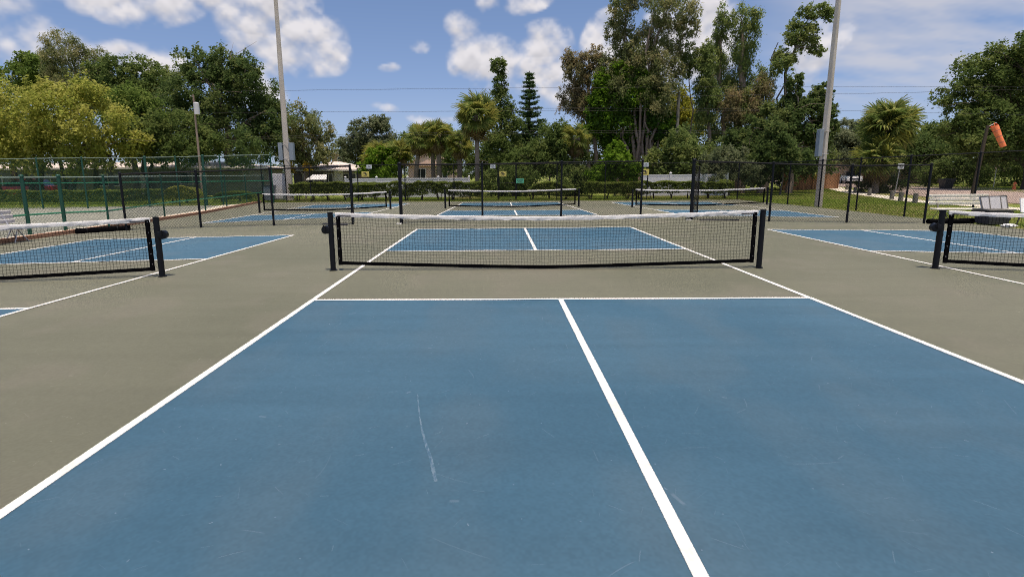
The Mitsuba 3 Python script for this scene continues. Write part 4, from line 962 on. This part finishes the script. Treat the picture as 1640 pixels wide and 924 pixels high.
tr_('left_gum', 'gum_tree', 'tall grey-brown tree rising above the yellow-green tree at far left', 'l_gum', 22000, size=.19, seed=12, droop=.5, aspect=.3, clump=.24, barkm='m_bark_pale', trunks=[(-38.4, 42, 10.5, .3, -39.4), (-36.6, 42, 10.5, .22, -38.6)])
tr_('left_back', 'oak_tree', 'loose green tree at the far left skyline beside the tall grey-brown tree', 'l_mid', 13000, size=.2, seed=13, clump=.28)
tr_('left_mid', 'oak_tree', 'olive green trees on the skyline between the grey-brown tree and the tall dark oak', 'l_oak', 26000, size=.18, seed=14, clump=.24)
tr_('fresh_left', 'leafy_tree', 'fresh green tree top peeping between the yellow-green tree and the dark oak', 'l_mid', 9000, size=.16, seed=15)
tr_('dark_oak', 'oak_tree', 'tall dark green oak left of the left light pole', 'l_oakdark', 52000, size=.17, seed=16, barkm='m_bark_pale', tr=.36, clump=.22, fork=.5)
tr_('dark_low', 'oak_tree', 'low dark green tree in front of the tall dark oak behind the thin utility pole', 'l_oak', 26000, size=.14, seed=17, barkm='m_bark_dark', clump=.24, trunks=[(-22.7, 29, 3, .18), (-24.4, 29, 3, .16), (-21, 29, 2.6, .14)])
tr_('bare_left', 'gum_tree', 'thin grey-green tree with bare limbs just right of the left light pole', 'l_gum', 16000, size=.19, seed=18, barkm='m_bark_pale', tr=.22, fork=.75)
tr_('far_grey', 'oak_tree', 'rounded grey-green tree standing alone against the open sky left of centre', 'l_grey', 24000, size=.25, seed=19, clump=.22)
tr_('far_round', 'leafy_tree', 'round green tree top behind the clump of palms', 'l_mid', 11000, size=.24, seed=20)
tr_('fresh_shrub', 'shrub', 'bright green shrub behind the left yellow notice', 'l_fresh', 8000, size=.17, seed=21, cat='shrub', tr=.08)
tr_('vine_col', 'cypress_tree', 'narrow vine-covered tree beside the tall palm', 'l_oak', 17000, size=.14, seed=22, clump=.34, trunks=[(-.5, 34, 9.0, .13)])
tr_('big_left', 'gum_tree', 'brownish drooping tree at the left of the tall tree clump', 'l_brown', 20000, size=.155, seed=23, droop=.7, aspect=.42, clump=.24, barkm='m_bark_pale', trunks=[(6.2, 35, 8.4, .18, 7.2), (5.2, 35, 8.8, .14, 6.8)])
tr_('big_mel', 'gum_tree', 'tallest grey-green tree clump with many pale trunks right of centre', 'l_gum', 54000, size=.152, seed=24, droop=.7, aspect=.42, clump=.25, barkm='m_bark_pale',
    trunks=[(8.6, 34, 12.6, .15, 10.0), (9.2, 33.8, 9.4, .13, 10.3), (11.6, 34, 12.4, .16, 10.6), (10.6, 33.6, 11.8, .13, 10.5), (12.6, 34.1, 10.6, .09, 11.2), (11.0, 33.5, 8.0, .12, 10.85), (9.8, 33.5, 8.4, .13, 10.05), (8.2, 34.2, 9.2, .11, 9.7), (10.4, 33.3, 7.0, .10, 10.7)])
tr_('vine_mass', 'vine_thicket', 'dark vine mass with bright green leaves climbing the tallest tree clump', 'l_vine', 30000, size=.18, seed=25, cat='vine', clump=.26, depth=.5, barkm='m_bark_pale', trunks=[(9.4, 34.2, 6, .1), (11.2, 34.2, 6, .09), (8.6, 34.2, 6, .08)],
    parts2=[('sunlit_leaves', [(7.2, 8.2, .8, .8), (8.3, 9.0, .8, .6), (9.9, 8.6, 1.0, .6), (6.9, 6.9, .7, .9), (7.6, 6.0, .8, .8), (10.6, 7.2, .9, .8), (6.6, 5.0, .6, .8), (9.2, 7.3, .8, .7)], 'l_fresh', 9000, .17)])  # fresh green leaf sprays set in front of the darker vine crown
tr_('yellow_back', 'leafy_tree', 'sunlit yellow-green tree seen through the gap behind the wooden utility pole', 'l_chartreuse', 15000, size=.22, seed=26)
tr_('mel_b', 'gum_tree', 'slim drooping tree right of the wooden utility pole', 'l_gumgreen', 15000, size=.155, seed=27, droop=.7, aspect=.42, clump=.32, barkm='m_bark_pale', trunks=[(14.8, 34, 9.6, .16, 15.5), (13.6, 34, 9.4, .06, 14.9)])
tr_('mel_c', 'gum_tree', 'tall twin-topped drooping tree left of the right light pole', 'l_gumgreen', 40000, size=.152, seed=28, droop=.7, aspect=.42, clump=.27, barkm='m_bark_pale', trunks=[(16.3, 35, 11.4, .2, 17.6), (17.8, 35, 12, .22, 18.2), (19.6, 35, 8.6, .16, 18.7), (18.2, 35, 10, .18, 18.3)],
    parts2=[('bronze_foliage', [(19.5, 7.2, .8, 1.5), (16.9, 6.6, .8, 1.3), (18.2, 6.4, .9, 1.2)], 'l_brown', 7000, .16)])
tr_('open_gum', 'gum_tree', 'open-crowned tree with tufted branches leaning beside the right light pole', 'l_gumgreen', 11000, size=.14, seed=29, clump=.30, barkm='m_bark_grey', trunks=[(22.3, 35, 12.0, .16, 20.4), (21.2, 35, 9.4, .1, 20.6), (20.6, 35.2, 11.2, .06, 19.4)])
tr_('dark_right', 'oak_tree', 'dark glossy tree mass left of the foot of the right light pole', 'l_oakdark', 36000, size=.17, seed=30, clump=.24, barkm='m_bark_pale', trunks=[(18.6, 31, 4.5, .17, 18.1), (20.4, 31, 5.5, .2, 20.2), (17.0, 31, 3.6, .13, 16.9)])
tr_('far_right', 'oak_tree', 'distant grey-green tree right of the right light pole', 'l_grey', 18000, size=.26, seed=31)
tr_('far_right2', 'oak_tree', 'distant olive tree between the fat palm and the big oak', 'l_oak', 20000, size=.26, seed=32)
tr_('big_right_oak', 'oak_tree', 'big spreading oak filling the right edge beyond the road', 'l_oak', 66000, size=.19, seed=33, clump=.22, barkm='m_bark_dark', tr=.4)
tr_('brush_a', 'shrub', 'scrubby dark brush left of the tallest tree clump', 'l_oak', 18000, size=.15, seed=34, cat='shrub', tr=.07)
tr_('fresh_bush', 'shrub', 'fresh bright green bush in front of the tallest tree clump', 'l_fresh', 8000, size=.16, seed=35, cat='shrub', tr=.06)
tr_('brush_b', 'shrub', 'dry olive brush around the foot of the wooden utility pole', 'l_gumgreen', 17000, size=.15, seed=36, cat='shrub', tr=.07)
tr_('grey_bush', 'shrub', 'rounded grey-green bush above the right end of the far hedge', 'l_grey', 13000, size=.11, seed=37, cat='shrub', tr=.06)
tr_('vine_bush', 'shrub', 'dark broad-leaved bush left of the brown board fence', 'l_oakdark', 15000, size=.15, seed=38, cat='shrub', tr=.06)
tree('shrub', 'dark bush across the road under the big oak', 46, 45, [(44, 1.6, 2.6, 1.5), (48, 1.8, 2.8, 1.6), (52, 2.0, 2.8, 1.9), (57, 2.2, 3.2, 2.1), (41.5, 1.3, 1.8, 1.0)], 'l_oak', 22000, size=.2, seed=39, cat='shrub', tr=.07)
tree('oak_tree', 'dark trees on the far verge behind the big oak', 54, 58, [(50, 3.6, 3.4, 2.8), (56, 4.0, 3.8, 3.2), (62, 4.6, 4.2, 3.8), (68, 5.0, 4.4, 4.2), (75, 5.5, 5, 4.6)], 'l_oakdark', 26000, size=.22, seed=40)
tree('shrub', 'low rounded palm bush at the foot of the fat palm', 27.3, 31.2, [(27.2, .55, 1.5, .6), (25.9, .5, .7, .5)], 'l_oakdark', 7000, size=.16, seed=41, cat='shrub', tr=.05, aspect=.2)
tree('shrub', 'yellow-green shrubs right of the foot of the right light pole', 24.5, 40, [(24.3, 1.9, 1.2, 1.3), (26, 2.1, 1.3, 1.2), (22.7, 2.2, 1.0, 1.2)], 'l_yellow', 9000, size=.18, seed=42, cat='shrub', tr=.06)
tree('shrub', 'orange-flowered shrub behind the left light pole', -12.9, 26, [(-12.72, 2.0, .26, .30), (-13.75, 1.9, .28, .34)], 'l_flower', 900, size=.09, seed=43, cat='shrub', tr=.05)
tree('oak_tree', 'dark tree mass in the shade behind the tall palm and the Norfolk pine'.replace('Norfolk', 'conical'), 2, 39, [(-.8, 3.2, 2.0, 1.8), (2.2, 3.4, 2.2, 2.0), (4.6, 3.6, 1.8, 2.0), (7.6, 3.2, 2.4, 2.2), (10.5, 3, 2.6, 2.2), (-4.2, 3.0, 2.2, 1.5)], 'l_oak', 32000, size=.19, seed=44, barkm='m_bark_dark')
tree('oak_tree', 'dark tree mass behind the drooping trees right of the wooden utility pole', 18, 38.5, [(15, 3, 2.4, 2.2), (18.4, 3.2, 2.4, 2.3), (22, 3.2, 2.6, 2.3), (25.3, 2.6, 1.8, 1.8)], 'l_oakdark', 26000, size=.19, seed=45, barkm='m_bark_dark')
tree('oak_tree', 'shaded dark trees in front of the long cream building at left', -31, 31.5, [(-36, 4.4, 3, 1.6), (-31, 4.2, 3, 1.5), (-26.5, 4.0, 2.5, 1.4), (-40, 4.6, 3, 1.7), (-19.0, 3.6, 1.4, 1.5)], 'l_oakdark', 24000, size=.17, seed=46, barkm='m_bark_dark', trunks=[(-36, 31.5, 4, .22), (-33, 31.5, 4, .16, -32.2), (-29.8, 31.5, 4, .2, -30.3), (-26.4, 31.5, 4, .18), (-24.2, 31.5, 3.6, .15)])
tree('shrub', 'dark scrub seen through the gap at the middle gate of the far fence', .3, 29, [(-.6, 1.1, 1.2, 1.0), (.9, 1.2, 1.2, 1.1), (4.2, .9, 1.0, .9), (5.2, 1.0, 1.0, .9)], 'l_oak', 14000, size=.13, seed=47, cat='shrub', tr=.05)
# far woods closing the horizon
rng = np.random.default_rng(77); bl = []
for x in np.arange(-150, 190, 7.0):
    bl.append((x + rng.uniform(-2, 2), 2.0 + rng.uniform(-.3, .8), 5.5, 2.6 + rng.uniform(0, 1.2), 96 + rng.uniform(-6, 6)))
V, F, uv = crown(bl, rng, 42000, .6, 96, clump=.3)
scene['distant_woods'] = mikit.ply((V, F), 'l_oak', uv=uv); labels['distant_woods'] = {'label': 'distant belt of low trees along the horizon', 'kind': 'stuff', 'category': 'woods'}

# ---- hedges
def hedge(x0, x1, y0, y1, h, label, n, seed, leafm='l_hedge', zmin=.30, round_=0.0, stems=True, name='hedge', size=.085):
    t = thing(name, label, 'hedge'); rng = np.random.default_rng(seed)
    u = rng.random((n, 3)); x = x0 + (x1 - x0) * u[:, 0]; yy = y0 + (y1 - y0) * u[:, 1]
    q = u[:, 2]
    front = rng.random(n); yy = np.where(front < .45, y0 + np.abs(rng.normal(0, .10, n)), yy); 
    top = rng.random(n) < .36
    gaps = meshkit.fbm(np.c_[x * 1.1, np.zeros(n), np.zeros(n)], 3, seed)
    hh = h * (.93 + .16 * (meshkit.fbm(np.c_[x * 1.7, yy * 1.7, np.zeros(n)], 3, seed + 1) - .5) * 2)
    if round_: hh = hh * (1 - round_ * np.abs((x - (x0 + x1) / 2) / (x1 - x0) * 2) ** 3)
    lo = zmin * (.3 + 1.5 * gaps)
    z = lo + (hh - lo) * np.where(top, 1 - np.abs(rng.normal(0, .05, n)), q ** .8)
    bulge = .12 * (meshkit.fbm(np.c_[x * 2.6, z * 2.6, np.zeros(n)], 3, seed + 2) - .5) * 2
    yy = yy + np.where(front < .45, bulge, 0)
    keep = meshkit.fbm(np.c_[x * 3.4, yy * 3, z * 3.4], 3, seed + 3) > .36
    C = np.c_[x, yy, z][keep]
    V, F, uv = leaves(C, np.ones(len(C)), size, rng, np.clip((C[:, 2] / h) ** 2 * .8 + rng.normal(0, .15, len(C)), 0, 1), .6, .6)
    part(t, 'foliage', (V, F), leafm, uv=uv)
    if stems:
        xx = x0 + .3
        while xx < x1 - .2:
            m = MB()
            for k in range(4):
                m.tube(limb_path((xx + rng.uniform(-.08, .08), (y0 + y1) / 2 + rng.uniform(-.2, .2), -.05), (xx + rng.uniform(-.35, .35), (y0 + y1) / 2 + rng.uniform(-.35, .3), zmin + .35), rng, 4, .2), [.028, .022, .018, .012], 5, cap=False)
            part(t, 'stem', m, 'm_bark_dark'); xx += rng.uniform(.75, 1.15)
    return t
hedge(-12.7, -1.55, 22.75, 23.7, 1.10, 'long clipped hedge behind the far fence left of the gate', 52000, 51)
hedge(1.0, 3.5, 22.8, 23.6, 1.02, 'short rounded hedge behind the far fence just right of the gate', 11000, 52, round_=.35)
hedge(4.3, 12.75, 22.75, 23.6, 1.04, 'clipped hedge behind the far fence at right', 36000, 53)
hedge(-34, -19.4, 21.0, 22.0, .80, 'low trimmed hedge behind the tall green fence at left', 36000, 54, zmin=.1, stems=False, leafm='l_hedge')
hedge(-19.2, -17.2, 21.4, 22.4, 1.02, 'rounded yellow-green bush behind the tall green fence', 7000, 55, zmin=.15, round_=.5, leafm='l_yellow')
hedge(-17.0, -14.8, 22.6, 23.6, .62, 'low scrub hedge beside the utility cabinet', 5000, 56, zmin=.1, round_=.4)

# ---- palms
def fan_frond(rng, L=1.0, n=26, droop=.5, stalk=.85, w=.060):
    """A costapalmate fan on a stalk along +x from the origin."""
    m = MB(); V, F, uvs = [], [], []
    st = np.array([(0, 0, 0), (stalk * .5, 0, .06), (stalk, 0, .02)])
    m.tube(st, [.022, .017, .012], 4, cap=False); v, f = m.mesh()
    V.append(v); F.append(f); uvs.append(np.tile([[.5, .2]], (len(v), 1))); off = len(v)
    for i in range(n):
        a = (i / (n - 1) - .5) * 2 * 2.5; l = L * (1 - .28 * (abs(a) / 2.25) ** 2) * rng.uniform(.88, 1.08)
        d = np.array([math.cos(a), math.sin(a), 0]); sd = np.array([-d[1], d[0], 0])
        k = 4; t = np.linspace(0.02, 1, k); c = np.array([stalk, 0, .02]) + d * l * t[:, None]; c[:, 2] += .10 * t - droop * l * t ** 2.6 * rng.uniform(.7, 1.3)
        ww = w * L * np.array([.5, 1.3, 1.0, .12])
        lft, rgt = c + sd * ww[:, None], c - sd * ww[:, None]
        vv = np.vstack([lft, rgt, c + [0, 0, -.02]]); V.append(vv)
        ff = []
        for j in range(k - 1): ff += [[j, 2 * k + j, 2 * k + j + 1], [j, 2 * k + j + 1, j + 1], [2 * k + j, k + j, k + j + 1], [2 * k + j, k + j + 1, 2 * k + j + 1]]
        F.append(np.array(ff) + off); off += len(vv); uvs.append(np.tile([[rng.random(), rng.random()]], (len(vv), 1)))
    return np.vstack(V), np.vstack(F), np.vstack(uvs)
FR = {}
_r = np.random.default_rng(5)
for nm, lm in (('green', 'l_palm'), ('yellow', 'l_palmyellow'), ('dry', 'l_palmdry')):
    FR[nm] = []
    for k in range(3):
        V, F, uv = fan_frond(_r, .80, 22, (.28 if nm != 'dry' else .75) + .12 * k)
        FR[nm].append(mikit.ply((V, F), lm, uv=uv))
def palm(x, y, H, r, crown_r, label, seed, mix_=('green',), n=34, dry=10, lean=0.0, name='palm_tree', trunk=True, low=-1.0, boots=True):
    rng = np.random.default_rng(seed); t = thing(name, label, 'palm tree')
    if trunk:
        k = 26; z = np.linspace(-.1, H, k); p = np.c_[x + lean * (np.maximum(z / H, 0) ** 1.5 - 1), np.full(k, y), z]
        rr = r * (1.12 - .25 * z / H) * (1 + .06 * np.sin(np.arange(k) * 2.4)); rr[-5:] *= 1.25
        m = MB(); m.tube(p, rr, 10); tk = part(t, 'trunk', m, 'm_bark_palm', smooth=50)
        if boots:
            m = MB()
            for i in range(26):
                a = i * 2.4; zz = H - .05 - i * .045; q = np.array([x, y, zz]) + r * np.array([math.cos(a), math.sin(a), 0])
                m.tube([q, q + np.array([math.cos(a) * .16, math.sin(a) * .16, .22])], [.035, .02], 4)
            part(tk, 'leaf_bases', m, 'm_bark_palm', kind='stuff')
    for i in range(n + dry):
        isdry = i >= n
        az = i * 2.39996 + rng.uniform(-.25, .25)
        q = (i + .5) / n
        el = math.asin(max(-.95, .99 - 1.72 * q)) + math.radians(rng.uniform(-8, 8)) if not isdry else math.radians(rng.uniform(-80, -48))
        s = crown_r / 1.5 * rng.uniform(.85, 1.1) * (.88 if isdry else 1)
        kind = 'dry' if isdry else mix_[rng.integers(len(mix_))]
        M = T().translate([x, y, H - (.10 if not isdry else .3)]).rotate([0, 0, 1], math.degrees(az)).rotate([0, 1, 0], -math.degrees(el)).rotate([1, 0, 0], float(rng.uniform(-75, 75))).scale(s)
        part(t, 'dry_frond' if isdry else 'frond', FR[kind][rng.integers(3)], None, to_world=M)
    return t
palm(-2.15, 30, 5.55, .16, 1.6, 'tall slender palm with a full round crown left of the conical pine', 61, ('green', 'green', 'yellow'), 40, 14)
palm(-6.6, 34, 4.3, .17, 1.25, 'leaning palm at the left of the palm clump', 62, ('yellow', 'green'), 28, 8, lean=.55)
palm(-5.75, 34.4, 4.55, .16, 1.2, 'second palm from the left in the palm clump', 63, ('yellow', 'green'), 26, 8)
palm(-5.2, 33.6, 4.5, .19, 1.25, 'thick-trunked palm in the middle of the palm clump', 64, ('yellow', 'yellow', 'green'), 28, 10)
palm(-3.65, 34, 3.9, .2, 1.2, 'short thick palm at the right of the palm clump', 65, ('yellow', 'green'), 26, 10)
palm(-11.3, 40, 3.2, .16, 1.5, 'yellowish palm behind the bright green shrub', 66, ('yellow',), 28, 6)
palm(-8.7, 36.5, 3.4, .16, 1.3, 'shaggy yellow-green palm left of the palm clump', 70, ('yellow', 'green'), 28, 8)
palm(26.9, 31, 4.75, .30, 1.95, 'fat shaggy palm at right beside the road', 67, ('green', 'green', 'green', 'green', 'yellow'), 78, 22)
palm(26.0, 30.4, 2.5, .22, 1.6, 'smaller palm leaning out in front of the fat palm', 68, ('green', 'green', 'yellow'), 42, 12)
palm(4.75, 30, 3.9, .22, 1.1, 'shaggy small palm with a skirt of dry fronds left of the tallest tree clump', 69, ('yellow', 'green'), 30, 26)

# ---- conical pine
t = thing('conifer_tree', 'dark conical pine with tiered branches between the tall palm and the tallest trees', 'tree')
rng = np.random.default_rng(71); m = MB(); m.tube([(1.82, 36, -.1), (1.82, 36, 5), (1.81, 36, 9.4)], [.2, .13, .03], 8); part(t, 'trunk', m, 'm_bark_dark', smooth=50)
C, K, BR = [], [], MB()
for i, z in enumerate(np.arange(2.0, 9.3, .33)):
    z += rng.uniform(-.12, .12)
    R = (.25 + 2.1 * ((9.5 - z) / 7.4) ** .9) * rng.uniform(.7, 1.15); nb = 6
    for b in range(nb):
        a = b * 2 * math.pi / nb + i * .7 + rng.uniform(-.2, .2); L = R * rng.uniform(.6, 1.15); d = np.array([math.cos(a), math.sin(a), 0])
        e = np.array([1.82, 36, z]) + d * L + [0, 0, .12 * L]; BR.tube([(1.82, 36, z), np.array([1.82, 36, z]) + d * L * .5, e], [.03, .02, .008], 4, cap=False)
        q = int(90 * L + 40); s = rng.random(q) ** .7; c = np.array([1.82, 36, z]) + d * (L * s)[:, None]; c[:, 2] += .12 * L * s * s - .02
        c += rng.normal(size=(q, 3)) * np.array([.10, .10, .06]) * (1.15 - .5 * s)[:, None]; C.append(c); K.append(np.full(q, rng.random()))
part(t, 'branches', BR, 'm_bark_dark')
C = np.vstack(C); V, F, uv = leaves(C, np.ones(len(C)), .17, rng, np.concatenate(K), .35, .4); part(t, 'crown', (V, F), 'l_pine', uv=uv)

# ---- grass
def grass(name, label, poly_fn, n, x0, x1, y0, y1, hgt, wid, seed):
    rng = np.random.default_rng(seed); x = rng.uniform(x0, x1, n); y = y0 + (y1 - y0) * rng.random(n) ** 1.3; k = poly_fn(x, y); x, y = x[k], y[k]; n = len(x)
    sc_ = (.6 + .8 * rng.random(n)) * (.7 + .6 * meshkit.fbm(np.c_[x * 1.2, y * 1.2, np.zeros(n)], 3, seed)); dist = .6 + y / 28
    a = rng.uniform(0, 6.283, n); w = wid * dist * (.7 + .6 * rng.random(n)); b = np.c_[np.cos(a) * w, np.sin(a) * w, np.zeros(n)]; p = np.c_[x, y, np.full(n, -.035)]
    tip = p + np.c_[rng.normal(0, .035, n), rng.normal(0, .035, n), hgt * sc_ + .012]
    V = np.stack([p - b, p + b, tip], 1).reshape(-1, 3); F = np.arange(3 * n).reshape(-1, 3)
    dryness = meshkit.fbm(np.c_[x * .35, y * .35, np.zeros(n)], 3, seed + 4)
    uv = np.repeat(np.c_[rng.random(n), np.clip(dryness * 1.15 + rng.normal(0, .13, n), 0, 1)], 3, 0)
    scene[name] = mikit.ply((V, F), 'l_grass', uv=uv); labels[name] = {'label': label, 'kind': 'stuff', 'category': 'grass'}
def right_side(x, y):
    edge = np.interp(y, [0, 2, 12, 19.4, 22.5, 28.2, 33.3, 45], [19.0, 19.1, 19.4, 20.0, 21.2, 23.2, 25.4, 31]) - .05
    return (x > np.interp(y, [-5, 10, 17, 21.8, 22.1], [13.02, 13.02, 12.97, 12.75, 12.6])) & (x < edge)
grass('lawn_grass', 'sunny lawn between the right boundary fence and the pavement', right_side, 230000, 12.6, 31, -2, 45, .05, .011, 81)
grass('hedge_grass', 'strip of grass around the far hedges', lambda x, y: y > 21.95, 60000, -15, 13.5, 21.9, 27, .07, .014, 82)
grass('left_grass', 'grass strip behind the tall green fence at left', lambda x, y: y > np.interp(x, [-40, -22, -15, -13.5], [15.8, 17.6, 19.9, 22]), 60000, -40, -14, 16, 30, .06, .016, 83)
def verge(x, y): return (x > np.interp(y, [10, 12, 28.5, 38.5, 58], [33.2, 33.2, 35.4, 38.0, 44.2])) & (x < 60)
grass('verge_grass', 'shaded grass verge across the road', verge, 60000, 33, 60, 12, 58, .06, .018, 84)
